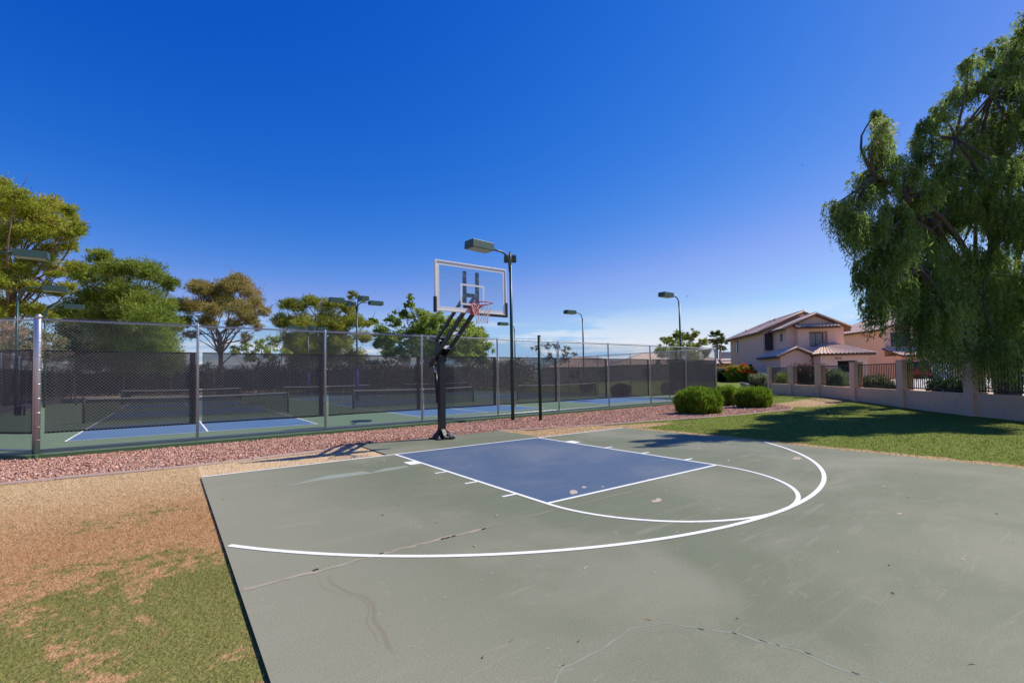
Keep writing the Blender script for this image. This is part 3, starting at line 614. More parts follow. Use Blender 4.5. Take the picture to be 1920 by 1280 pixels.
# concrete footing collar under the corner post, dark vent flap on the angled run's screen
m = MB(); m.prism([(A0[0]+.13*math.cos(a), A0[1]-.05+.13*math.sin(a)) for a in np.linspace(0, 6.283, 9)[:-1]], -.12, .014)
tag(m.build('post_footing', 'slab_edge_green'), 'green painted concrete footing at the foot of the thick corner post', 'footing')

# ------------------------------------------------------------------ basketball hoop
H = thing('basketball_hoop', 'black steel basketball hoop with glass backboard and orange rim on the pad', 'hoop', (0, 1.5, 0))
def hb(m, name, mat, **k): return m.build(name, mat, H, **k)
hb(MB().box(-.076, .076, -.076, .076, 0, 2.02), 'pole', 'steel_black', bevel=.008)
m = MB()
for s in (-1, 1): m.add([(s*.095, -.09, 1.86), (s*.095, .09, 1.86), (s*.095, .10, 2.44), (s*.095, -.02, 2.47), (s*.095, -.09, 2.3), (s*.081, -.09, 1.86), (s*.081, .09, 1.86), (s*.081, .10, 2.44), (s*.081, -.02, 2.47), (s*.081, -.09, 2.3)],
                        [(0, 1, 2, 3, 4), (9, 8, 7, 6, 5)]+[(i, 5+i, 5+(i+1) % 5, (i+1) % 5) for i in range(5)])
m.box(-.081, .081, .06, .1, 1.9, 2.44); hb(m, 'mast_head', 'steel_black')
for s in (-1, 1):
    hb(MB().bar((s*.125, .02, 2.38), (s*.125, -1.38, 3.26), .05, .075), 'upper_arm', 'steel_black', bevel=.005)
    hb(MB().bar((s*.125, .36, 1.78), (s*.125, -1.36, 2.93), .055, .10), 'lower_arm', 'steel_black', bevel=.005)
for y in (-.28, -.72):
    z = 1.98-(y-.06)*.6686; hb(MB().bar((-.10, y, z), (.10, y, z), .14, .012, (0, -.56, .83)), 'arm_brace', 'galvanised')
for p in ((.02, 2.38), (.06, 1.98), (-1.38, 3.26), (-1.36, 2.93)): hb(MB().tube([(-.165, p[0], p[1]), (.165, p[0], p[1])], .014, 10), 'pivot_bolt', 'galvanised', smooth=True)
hb(MB().bar((-.14, .36, 1.78), (.14, .36, 1.78), .05, .08), 'counter_bar', 'steel_black')
m = MB().tube([(-.04, .34, 1.76), (-.04, .20, 1.60)], .02, 10); hb(m, 'jack_rod', 'galvanised', smooth=True)
jk = hb(MB().tube([(-.04, .20, 1.60), (-.04, .15, .98)], .035, 12), 'height_jack', 'steel_black', smooth=True)
MB().bar((-.04, .15, .98), (-.04, .13, .86), .05, .05).build('crank_socket', 'steel_black', jk)
# foot: base plate, gussets and anchor bolts
hb(MB().box(-.24, .24, -.24, .24, -.002, .022), 'base_plate', 'steel_black', bevel=.004)
for sx, sy in ((1, 0), (-1, 0), (0, 1), (0, -1)):
    m = MB(); a = Vector((sx, sy, 0)); q = Vector((-sy, sx, 0))*.05
    tri = [a*.076+Vector((0, 0, .022)), a*.235+Vector((0, 0, .022)), a*.225+Vector((0, 0, .06)), a*.076+Vector((0, 0, .23))]
    m.add([p+q for p in tri]+[p-q for p in tri], [(0, 1, 2, 3), (7, 6, 5, 4)]+[(i, 4+i, 4+(i+1) % 4, (i+1) % 4) for i in range(4)]); hb(m, 'gusset', 'steel_black')
for sx in (-1, 1):
    for sy in (-1, 1): hb(MB().tube([(sx*.155, sy*.155, .02), (sx*.155, sy*.155, .085)], .016, 8).tube([(sx*.155, sy*.155, .022), (sx*.155, sy*.155, .05)], .032, 6), 'anchor_bolt', 'galvanised')
# sheath of a cut strap heaped by the foot
m = MB()
for i in range(5):
    c = Vector((.16+random.uniform(-.05, .05), -.23+random.uniform(-.05, .05), .02)); r_ = random.uniform(.06, .11); ph = random.uniform(0, 6); tl = random.uniform(.3, 1.0)
    m.tube([c+Vector((math.cos(ph+a)*r_, math.sin(ph+a)*r_*.8, .03+.06*tl*(1+math.sin(a)))) for a in np.linspace(0, 5.4, 12)], .011, 6)
hb(m, 'coiled_strap', 'grey_plastic', smooth=True)['kind'] = 'stuff'
# board
by = -1.5; B = .915; Z0, Z1 = 2.88, 3.955
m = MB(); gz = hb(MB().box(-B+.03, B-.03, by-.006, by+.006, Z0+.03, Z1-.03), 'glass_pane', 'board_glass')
for bx in ((-B, B, Z1-.034, Z1), (-B, B, Z0, Z0+.034), (-B, -B+.034, Z0+.034, Z1-.034), (B-.034, B, Z0+.034, Z1-.034)):
    hb(MB().box(bx[0], bx[1], by-.022, by+.03, bx[2], bx[3]), 'board_frame', 'frame_white', bevel=.004)
for bx in ((-B+.036, B-.036, Z1-.10, Z1-.036), (-B+.036, B-.036, Z0+.036, Z0+.10), (-B+.036, -B+.10, Z0+.10, Z1-.10), (B-.10, B-.036, Z0+.10, Z1-.10),
           (-.305, .305, 3.47, 3.51), (-.305, .305, 3.05, 3.09), (-.305, -.265, 3.09, 3.47), (.265, .305, 3.09, 3.47)):
    MB().box(bx[0], bx[1], by-.010, by-.0075, bx[2], bx[3]).build('white_stripe', 'frame_white', gz)
for s in (-1, 1): hb(MB().box(s*.16-.032, s*.16+.032, by+.03, by+.09, Z0+.02, 3.80), 'board_strut', 'steel_black')
hb(MB().box(-.128, .128, by+.035, by+.085, 3.26, 3.32), 'strut_tie', 'steel_black'); hb(MB().box(-.128, .128, by+.035, by+.085, 2.92, 3.0), 'strut_tie', 'steel_black')
hb(MB().box(-B-.02, -B+.035, by-.032, by+.04, Z0-.03, Z0+.30), 'edge_padding', 'pad_black', bevel=.01)
m = MB(); m.extr([(B-.035, Z0+.30), (B+.02, Z0+.30), (B+.02, Z0-.035), (.12, Z0-.035), (.12, Z0+.02), (B-.035, Z0+.02)], by-.033, by+.04); hb(m, 'edge_padding', 'pad_black', bevel=.008)
# rim, its mount and net
rc = Vector((0, -1.5-.381, 3.05)); RR = .2286
ring = [rc+Vector((math.cos(a)*RR, math.sin(a)*RR, 0)) for a in np.linspace(0, 2*math.pi, 41)]
rim = hb(MB().tube(ring, .011, 8, False), 'rim', 'rim_orange', smooth=True)
hb(MB().box(-.075, .075, by-.15, by-.012, 2.84, 3.045), 'rim_mount', 'rim_orange', bevel=.012)
for s in (-1, 1): MB().bar((s*.06, by-.10, 2.98), (s*.13, rc.y+.12+.06, 3.04), .012, .05).build('rim_brace', 'rim_orange', rim)
for i in range(12):
    a = 2*math.pi*(i+.5)/12; MB().tube([rc+Vector((math.cos(a)*(RR-.004), math.sin(a)*(RR-.004), -.008)), rc+Vector((math.cos(a)*(RR-.004), math.sin(a)*(RR-.004), -.032))], .005, 5).build('net_hook', 'rim_orange', rim)
m = MB()
lev = [(0, .222, -.02), (1, .205, -.12), (2, .172, -.21), (3, .145, -.29), (4, .125, -.36), (5, .128, -.43)]
for s in (-1, 1):
    for i in range(12):
        pts = []
        for k_, r_, z in lev:
            a = 2*math.pi*(i+.5+s*k_*.5)/12; pts.append(rc+Vector((math.cos(a)*r_, math.sin(a)*r_, z+random.uniform(-.008, .008))))
        m.tube(pts, .0042, 5)
hb(m, 'cord_net', 'net_white', smooth=True)['kind'] = 'stuff'

# ------------------------------------------------------------------ court lights
def lamp_head(root, c, ang, pitch=0):
    """shoebox luminaire: c = centre, ang = direction the arm points"""
    L, Wd, Ht = .46, .24, .13
    o = MB(); o.add([(-L, -Wd, -Ht), (L, -Wd, -Ht), (L, Wd, -Ht), (-L, Wd, -Ht), (-L, -Wd*.94, Ht), (L*.97, -Wd*.94, Ht), (L*.97, Wd*.94, Ht), (-L, Wd*.94, Ht)],
                    [(0, 3, 2, 1), (4, 5, 6, 7), (0, 1, 5, 4), (1, 2, 6, 5), (2, 3, 7, 6), (3, 0, 4, 7)])
    h = o.build('lamp_head', 'lamp_head_green', root, bevel=.008); h.location = c; h.rotation_euler = (0, pitch, ang)
    MB().box(-L+.03, L-.06, -Wd+.03, Wd-.03, -Ht-.012, -Ht-.002).build('lens', 'lamp_lens', h)
def court_light(loc, arms, label, top=5.45, arm=1.15, base_r=.062, pad=False, group='court lights'):
    r = thing('court_light', label, 'light pole', (*loc, 0.0 if not pad else .012), group=group)
    MB().tube([(0, 0, -.1), (0, 0, top*.5), (0, 0, top)], [base_r, base_r*.92, base_r*.82], 12).build('pole', 'lamp_green', r, True)
    for (an, dz) in arms:
        d = Vector((math.cos(an), math.sin(an), 0)); z1 = top+.42+dz
        pts = [Vector((0, 0, top-.25))+d*.02, Vector((0, 0, top))+d*.05]+[Vector((0, 0, top))+d*(.05+.42*(1-math.cos(q)))+Vector((0, 0, (.42+dz)*math.sin(q))) for q in np.linspace(.25, math.pi/2, 7)]+[d*(arm-.3)+Vector((0, 0, z1+.02))]
        MB().tube(pts, [.045]*2+[.034]*8, 10).build('arm', 'lamp_green', r, True)
        lamp_head(r, d*(arm+.06)+Vector((0, 0, z1+.02)), an, -.3 if dz else 0)
    if pad: MB().tube([(0, 0, .02), (0, 0, 2.1)], .10, 12).build('blue_wrap', 'blue_pad', r, True)
    return r
L0 = court_light((4.42, 4.60), [(math.pi+.12, 0), (.95, .16)], 'tall dark green light pole with two box heads, just right of the backboard', 5.42, 1.35)
MB().box(.05, .10, -.06, .0, .42, .52).build('junction_box', 'grey_plastic', L0)
for (x, y), lab in (((19.95, 8.3), 'single head light pole behind the round bush, nearest of the right row'), ((20.2, 16.9), 'single head light pole in the middle of the right row'), ((20.3, 25.8), 'single head light pole seen just right of the backboard, third of the right row'), ((20.4, 36.5), 'single head light pole in front of the leafy tree, last of the right row')):
    court_light((x, y), [(math.pi, 0)], lab, 5.75, 1.25)
for (x, y), lab in (((-10.75, 15.3), 'single head light whose box head juts in at the left picture edge'), ((-11.3, 23.6), 'single head light pole with curved arm in front of the tall pine'), ((-11.4, 30.6), 'single head light pole with curved arm, farthest of the left row')):
    court_light((x, y), [(0, 0)], lab, 5.75, 1.25)
court_light((4.75, 22.5), [(0, 0), (math.pi/2, 0), (math.pi, 0), (-math.pi/2, 0)], 'four head light pole with blue wrap in the middle of the courts', 6.15, 1.25, pad=True)
p = at(578, 640, 43); court_light((p[0], p[1]), [(0, 0), (math.pi/2, 0), (math.pi, 0), (-math.pi/2, 0)], 'small distant four head light pole before the olive pine', 5.7, 1.2, pad=True)
r = thing('steel_post', 'plain dark green steel post standing alone in the gravel', 'post', (4.97, 3.74, -.06))
MB().tube([(0, 0, 0), (0, 0, 2.9)], .055, 14).build('shaft', 'post_green', r, True); MB().tube([(0, 0, 2.9), (0, 0, 2.93), (0, 0, 2.945)], [.058, .058, .03], 14).build('cap', 'post_green', r, True)

# ------------------------------------------------------------------ block wall with pillars and iron railings
WR = thing('garden_wall', 'low tan block wall with square pillars and black iron railings behind the lawn', 'wall', (WA[0], WA[1], 0), math.atan2(WD[1], WD[0]))
PS = [0.0, 3.47, 6.98, 10.47, 13.86, 17.23, 20.65]; END = 24.0
def wz(s): return float(height(WA[0]+WD[0]*s, WA[1]+WD[1]*s))
bm_ = MB(); bl, bh, bt = .40, .20, .20
bme = None
for c in range(5):
    z0 = -.28+c*bh; s = 0.0 if c % 2 == 0 else -.2
    while s < END:
        s0, s1 = max(s, 0), min(s+bl, END)
        if s1-s0 > .06:
            if s1-s0 > .399 and bme is None:
                m = MB(); e = .004; m.box(0, bl-.012, -bt/2, bt/2, 0, bh-.011); o = m.build('block', 'stucco_wall', WR); bme = o.data
            elif s1-s0 > .399: o = bpy.data.objects.new('block', bme); COL.objects.link(o); o.parent = WR
            else: o = MB().box(0, s1-s0-.008, -bt/2, bt/2, 0, bh-.011).build('block', 'stucco_wall', WR)
            o.location = (s0+.004, random.uniform(-.0015, .0015), z0)
        s += bl
MB().box(.002, END-.002, -bt/2+.014, bt/2-.014, -.27, .708).build('mortar', 'stucco_wall', WR)
for s in PS:
    p = MB().box(s-.19, s+.19, -.19, .19, -.3, 1.84).build('pillar', 'stucco_wall', WR, bevel=.006)
    MB().box(s-.205, s+.205, -.205, .205, 1.842, 1.885).build('cap', 'cap_concrete', p, bevel=.012)
barme = None
for s0, s1 in zip(PS, PS[1:]+[END]):
    a, b = s0+.2, s1-.2
    g_ = MB().bar((a, 0, 1.74), (b, 0, 1.74), .035, .035).bar((a, 0, .80), (b, 0, .80), .035, .035).build('railing', 'iron_black', WR)
    n = int((b-a)/.112)
    for i in range(n+1):
        x = a+(b-a)*i/n
        if barme is None: o = MB().box(-.009, .009, -.009, .009, .76, 1.765).build('bar', 'iron_black', g_); barme = o.data
        else: o = bpy.data.objects.new('bar', barme); COL.objects.link(o); o.parent = g_
        o.location = (x, 0, 0)
    for q in (.33, .66): MB().box(a+(b-a)*q-.012, a+(b-a)*q+.012, -.012, .012, .715, .80).build('rail_foot', 'iron_black', g_)

# ------------------------------------------------------------------ houses
def tiles(mb, p00, p10, p01, p11, pitch=.30, amp=.075, rows=0):
    """corrugated roof plane: p00-p10 along the eave, p01-p11 along the top"""
    p00, p10, p01, p11 = map(Vector, (p00, p10, p01, p11)); L = (p10-p00).length; n = max(8, int(L/pitch)*6)
    nrm = (p10-p00).cross(p01-p00).normalized()
    if nrm.z < 0: nrm = -nrm
    R = rows or max(2, int(((p01+p11)/2-(p00+p10)/2).length/.42)); vs = []
    for r in range(R):
        for k_ in (0, 1):
            f = (r+k_)/R; lift = .028*(1-k_)
            for i in range(n+1):
                u = i/n; q = p00.lerp(p10, u).lerp(p01.lerp(p11, u), f); ph = (p00.lerp(p10, u)-p00).length/pitch*2*math.pi
                vs.append(q+nrm*(amp*(.5+.5*math.sin(ph))+lift))
    w = n+1; fs = []
    for r in range(R):
        b = r*2*w
        fs += [(b+i, b+i+1, b+w+i+1, b+w+i) for i in range(n)]
        if r+1 < R: fs += [(b+w+i, b+w+i+1, b+2*w+i+1, b+2*w+i) for i in range(n)]
    mb.add(vs, fs)
def slabq(mb, a, b, c, d, th):
    q = [Vector(v) for v in (a, b, c, d)]; lo = [v-Vector((0, 0, th)) for v in q]
    mb.add(q+lo, [(0, 1, 2, 3), (7, 6, 5, 4)]+[(i, 4+i, 4+(i+1) % 4, (i+1) % 4) for i in range(4)])
def roof(parent, quads, name='roof', pitch=.30):
    """quads: (eave0, eave1, top0, top1)"""
    m = MB(); base = MB()
    for (a, b, c, d) in quads: tiles(m, a, b, c, d, pitch); slabq(base, a, b, d, c, .14)
    r = m.build(name, 'roof_tile', parent, False); base.build('fascia', 'fascia_brown', r); return r
def ridge_cap(parent, pts, r=.09):
    m = MB(); m.tube(pts, r, 8); return m.build('ridge_tiles', 'roof_tile', parent, True)
def window(parent, x0, x1, z0, z1, y, glass='window_glass', fr=.05, mull=(), axis='y'):
    def bx(a0, a1, d0, d1, zz0, zz1): return (a0, a1, y+d0, y+d1, zz0, zz1) if axis == 'y' else (y+d0, y+d1, a0, a1, zz0, zz1)
    w = MB()
    for (a0, a1, c0, c1) in ((x0, x1, z1-fr, z1), (x0, x1, z0, z0+fr), (x0, x0+fr, z0+fr, z1-fr), (x1-fr, x1, z0+fr, z1-fr)): w.box(*bx(a0, a1, -.05, .02, c0, c1))
    for q in mull: 
        if q[0] == 'v': w.box(*bx(x0+(x1-x0)*q[1]-.02, x0+(x1-x0)*q[1]+.02, -.045, .02, z0+fr, z1-fr))
        else: w.box(*bx(x0+fr, x1-fr, -.045, .02, z0+(z1-z0)*q[1]-.02, z0+(z1-z0)*q[1]+.02))
    o = w.build('window', 'window_frame', parent); MB().box(*bx(x0+fr, x1-fr, -.03, -.015, z0+fr, z1-fr)).build('pane', glass, o); return o
GZ = .5
# house one, left wall turned 10 degrees from the view axis
A1 = math.atan2(.179, .982); o_ = CAM+FH*45+R0*24.1
H1 = thing('house', 'two storey pink stucco house with pale tiled gables, left of the two houses', 'house', (o_[0], o_[1], 0), -YAW-A1)
MB().box(0, 7.0, 0, 11.2, 0, 5.5).extr([(0.0, 5.5), (7.0, 5.5), (3.5, 7.05)], .02, 9.0).build('wall', 'stucco_pink', H1)
MB().box(.9, 5.52, -3.2, -.002, 0, 5.48).extr([(.9, 5.48), (5.52, 5.48), (3.21, 6.48)], -3.19, -.01).build('wing_wall', 'stucco_pink', H1)
# bay with a deep window recess
m = MB(); m.box(1.64, 2.55, -3.75, -3.202, 0, 5.30); m.box(4.0, 4.61, -3.75, -3.202, 0, 5.30); m.box(2.55, 4.0, -3.75, -3.202, 0, 3.62); m.box(2.55, 4.0, -3.75, -3.202, 4.95, 5.30); m.build('bay_wall', 'stucco_pink', H1)
MB().box(2.55, 4.0, -3.33, -3.21, 3.62, 4.95).build('window_recess', 'stucco_pink', H1)
window(H1, 2.57, 3.78, 3.65, 4.88, -3.36, 'window_curtain', .05, (('v', .5),))
window(H1, .18, .84, 3.55, 5.15, -.03, 'window_glass', .06, (('h', .5),))
window(H1, 1.2-3.5, 1.5-3.5, 4.25, 4.95, .87, 'window_pale', .03, (), 'x')
window(H1, 8.2, 8.9, 3.7, 5.0, -.03, 'window_pale', .04, (), 'x')
window(H1, 6.2, 7.6, .9, 2.2, -.03, 'dark_opening', .05, (('v', .5),), 'x'); window(H1, 3.4, 4.4, .5, 2.3, -.03, 'dark_opening', .05, (), 'x')
ov = .45
def zm(x): return 5.5+(x-0)*.455
R1 = roof(H1, [((-ov, 9.6+1.9, zm(-ov)), (-ov, -.35, zm(-ov)), (3.5, 9.0, 7.10), (3.5, -.35, 7.10)), ((7.0+ov, -.35, zm(-ov)), (7.0+ov, 11.5, zm(-ov)), (3.5, -.35, 7.10), (3.5, 9.0, 7.10)),
               ((7.0+ov, 11.5, zm(-ov)), (-ov, 11.5, zm(-ov)), (3.52, 9.0, 7.10), (3.48, 9.0, 7.10))])
ridge_cap(R1, [(3.5, -.38, 7.17), (3.5, 9.0, 7.17)]); ridge_cap(R1, [(3.5, 9.0, 7.17), (-ov, 11.5, 5.38)]); ridge_cap(R1, [(-ov-.02, -.36, 5.36), (3.5, -.36, 7.14)], .075)
for (x, y, h_) in ((1.0, 8.6, .35), (1.7, 6.0, .3), (2.6, 4.4, .35)): MB().tube([(x, y, zm(x)-.05), (x, y, zm(x)+h_)], .04, 8).build('vent_pipe', 'fascia_brown', R1)
def zb(x): return 5.46+(x-.9)*.455
R2 = roof(H1, [((.5, -.0, zb(.5)), (.5, -3.6, zb(.5)), (3.21, -.0, zb(3.21)), (3.21, -3.6, zb(3.21))), ((5.95, -3.6, zb(.47)), (5.95, -.0, zb(.47)), (3.21, -3.6, zb(3.21)), (3.21, 0, zb(3.21)))], 'wing_roof')
ridge_cap(R2, [(3.21, -3.62, 6.58), (3.21, 0, 6.58)]); ridge_cap(R2, [(.48, -3.62, zb(.5)+.05), (3.21, -3.62, 6.56)], .07); ridge_cap(R2, [(5.97, -3.62, zb(.47)+.05), (3.21, -3.62, 6.56)], .07)
roof(H1, [((1.4, -4.15, 5.30), (4.85, -4.15, 5.30), (1.5, -3.22, 5.62), (4.75, -3.22, 5.62))], 'bay_roof', .28)
# porch
MB().box(-.3, 2.1, -5.1, -.01, 0, 2.8).extr([(-.3, 2.8), (2.1, 2.8), (.9, 3.36)], -5.09, -3.25).build('porch_wall', 'stucco_pink', H1)
R3 = roof(H1, [((-.62, -.02, 2.78), (-.62, -5.4, 2.78), (.9, -.02, 3.5), (.9, -5.4, 3.5)), ((2.42, -5.4, 2.78), (2.42, -3.25, 2.78), (.9, -5.4, 3.5), (.9, -3.25, 3.5))], 'porch_roof')
ridge_cap(R3, [(-.62, -5.42, 2.83), (.9, -5.42, 3.55)], .07); ridge_cap(R3, [(2.42, -5.42, 2.83), (.9, -5.42, 3.55)], .07)
# garage
m = MB(); m.box(2.25, 3.5, -6.4, -3.78, 0, 2.85); m.box(4.95, 5.7, -6.4, -3.21, 0, 2.85); m.box(3.5, 4.95, -6.4, -5.9, 2.3, 2.85); m.build('garage_wall', 'stucco_pink', H1)
MB().box(3.5, 4.95, -6.0, -5.92, 0, 2.3).build('garage_door', 'dark_opening', H1)
roof(H1, [((2.0, -6.75, 2.86), (6.15, -6.75, 2.86), (3.6, -3.8, 3.85), (4.5, -3.8, 3.85)), ((6.15, -6.75, 2.86), (6.15, -2.6, 2.86), (4.5, -3.8, 3.85), (4.5, -3.7, 3.85)), ((2.0, -3.8, 2.86), (2.0, -6.75, 2.86), (3.6, -3.78, 3.85), (3.6, -3.8, 3.85))], 'garage_roof')
cu = bpy.data.curves.new('house_number', 'FONT'); cu.body = '5016'; cu.size = .26; cu.extrude = .008; cu.align_x = 'CENTER'
tmp = bpy.data.objects.new('tmp_text', cu); COL.objects.link(tmp); dg = bpy.context.evaluated_depsgraph_get(); dg.update()
me = bpy.data.meshes.new_from_object(tmp.evaluated_get(dg)); bpy.data.objects.remove(tmp); me.materials.clear(); me.materials.append(MATS['window_frame'])
hn = bpy.data.objects.new('house_number', me); COL.objects.link(hn); hn.parent = H1; hn.location = (3.55, -6.41, 2.42); hn.rotation_euler = (math.pi/2, 0, 0)
# house two
A2 = math.atan2(.03, 1); o_ = CAM+FH*49+R0*38.9
H2 = thing('house', 'two storey orange tan stucco house half hidden behind the weeping tree', 'house', (o_[0], o_[1], 0), -YAW-A2)
MB().box(0, 11, 0, 8.0, 0, 5.9).extr([(0, 5.9), (11, 5.9), (5.5, 8.0)], .02, 7.98).build('wall', 'stucco_orange', H2)
MB().box(0, 6.5, -2.2, -.002, 0, 2.9).build('porch_wall', 'stucco_orange', H2)
R4 = roof(H2, [((-.5, 8.4, 5.70), (-.5, -.45, 5.70), (5.5, 8.4, 8.15), (5.5, -.45, 8.15)), ((11.5, -.45, 5.70), (11.5, 8.4, 5.70), (5.5, -.45, 8.15), (5.5, 8.4, 8.15))])
ridge_cap(R4, [(5.5, -.48, 8.22), (5.5, 8.4, 8.22)]); MB().box(1.2, 2.6, 3.4, 3.9, 6.45, 6.95).build('solar_panel', 'window_frame', R4)
roof(H2, [((-.5, -2.8, 2.9), (7.0, -2.8, 2.9), (-.3, -.02, 3.75), (6.8, -.02, 3.75))], 'porch_roof')
window(H2, .7, 2.6, 3.95, 5.35, -.03, 'window_glass', .06, (('v', .5),)); window(H2, 7.4, 9.2, 3.9, 5.3, -.03, 'window_curtain', .06, (('v', .5),)); window(H2, 8.0, 9.9, .9, 2.2, -.03)
MB().box(1.5, 5.0, -2.3, -2.21, .3, 2.5).build('garage_door', 'stucco_white', H2)
# single storey houses beyond the courts, mostly seen through the screens
def bungalow(u, v, D, L, dep, e, rz, label, mat='stucco_tan', rise=1.5):
    p = at(u, v, D); h = thing('house', label, 'house', (p[0], p[1], 0), -YAW+rz)
    MB().box(-L/2, L/2, 0, dep, 0, e).build('wall', mat, h)
    o = .5; r = roof(h, [((-L/2-o, -o, e-.1), (L/2+o, -o, e-.1), (-L/2+dep/2, dep/2, e+rise), (L/2-dep/2, dep/2, e+rise)), ((L/2+o, dep+o, e-.1), (-L/2-o, dep+o, e-.1), (L/2-dep/2, dep/2, e+rise), (-L/2+dep/2, dep/2, e+rise)),
                     ((L/2+o, -o, e-.1), (L/2+o, dep+o, e-.1), (L/2-dep/2, dep/2-.05, e+rise), (L/2-dep/2, dep/2+.05, e+rise)), ((-L/2-o, dep+o, e-.1), (-L/2-o, -o, e-.1), (-L/2+dep/2, dep/2+.05, e+rise), (-L/2+dep/2, dep/2-.05, e+rise))], pitch=.6)
    for q in (-.3, .05, .32): window(h, L*q-.8, L*q+.8, 1.0, 2.2, -.03, 'window_glass', .07, (('v', .5),))
bungalow(1275, 690, 66, 16, 9, 2.8, .1, 'single storey tan house beyond the end fence, its roof just above the windscreen', rise=1.7)
bungalow(1120, 690, 72, 13, 9, 2.7, .3, 'single storey tan house seen through the windscreen right of the light pole', rise=1.6)
bungalow(715, 690, 78, 12, 9, 2.7, -.2, 'single storey orange roofed house seen through the windscreen under the leafy tree', 'stucco_orange', 1.0)
bungalow(560, 690, 88, 14, 9, 2.7, .1, 'single storey house far behind the olive pine', 'stucco_tan', .9)
# boundary wall and balcony post at the left of house one
p = at(1352, 700, 52); m = MB().box(-4.5, 4.2, -.1, .1, 0, 1.95); w_ = m.build('block_wall', 'stucco_wall'); w_.location = (p[0], p[1], 0); w_.rotation_euler = (0, 0, -YAW); tag(w_, 'plain tan block wall behind the dark hedge, left of the pink house', 'wall')
p = at(1370, 690, 62); r = thing('balcony', 'small tiled balcony roof and post at the far left side of the pink house', 'balcony', (p[0], p[1], 0), -YAW)
MB().box(-1.45, -1.3, -.1, .1, 0, 4.3).build('post', 'stucco_pink', r); MB().box(-1.5, 2.0, -.05, .05, 3.3, 4.2).build('railing', 'window_pale', r)
roof(r, [((-1.5, -1.2, 2.6), (2.5, -1.2, 2.6), (-1.5, .4, 3.2), (2.5, .4, 3.2))], 'balcony_roof')
p = at(1571, 705, 33); m = MB().box(-1.45, 1.6, -.1, .1, -.1, 1.38); w_ = m.build('low_wall', 'stucco_white'); w_.location = (p[0], p[1], 0); w_.rotation_euler = (0, 0, -YAW-.1); tag(w_, 'pale smooth low wall behind the railing, in front of the garage', 'wall')
# drive and street between the wall and the houses
def strip(pts, z, name, mat):
    v = [(x, y, float(height(x, y))+z) for x, y in pts]; return tag(MB().add(v, [tuple(range(len(v)))]).build(name, mat), kind='structure')
def gd(u, D): q = at(u, 700, D); return (q[0], q[1])
def ground_patch(u0, u1, D0, D1, z, name, mat, n=16):
    vs = []
    for i in range(n+1):
        for j in range(n+1):
            x, y = gd(u0+(u1-u0)*i/n, D0+(D1-D0)*j/n); vs.append((x, y, float(height(x, y))+z))
    return tag(MB().add(vs, [(i*(n+1)+j, (i+1)*(n+1)+j, (i+1)*(n+1)+j+1, i*(n+1)+j+1) for i in range(n) for j in range(n)]).build(name, mat), kind='structure')
ground_patch(1405, 1700, 34.5, 47, .016, 'gravel_yard', 'yard_gravel'); ground_patch(1700, 2500, 21, 52, .016, 'gravel_yard', 'yard_gravel', 24)
ground_patch(1560, 1700, 35.2, 40, .03, 'driveway', 'concrete_pale'); ground_patch(1680, 2300, 34.5, 44.5, .03, 'driveway', 'concrete_pale')
vs = []; n = 10
for i in range(n+1):
    for j in range(n+1):
        x, y = gd(1392+70*i/n, 33.5+9*j/n); vs.append((x, y, float(height(x, y))+.02))
tag(MB().add(vs, [(i*(n+1)+j, (i+1)*(n+1)+j, (i+1)*(n+1)+j+1, i*(n+1)+j+1) for i in range(n) for j in range(n)]).build('planting_bed', 'gravel_bed'), kind='structure')
edging([gd(1380, 43.5), gd(1388, 41), gd(1398, 37.5), gd(1403, 33.8)], 'concrete_edging', 'white concrete edging curving towards the orange flower bush', 2.0, .14, .62)

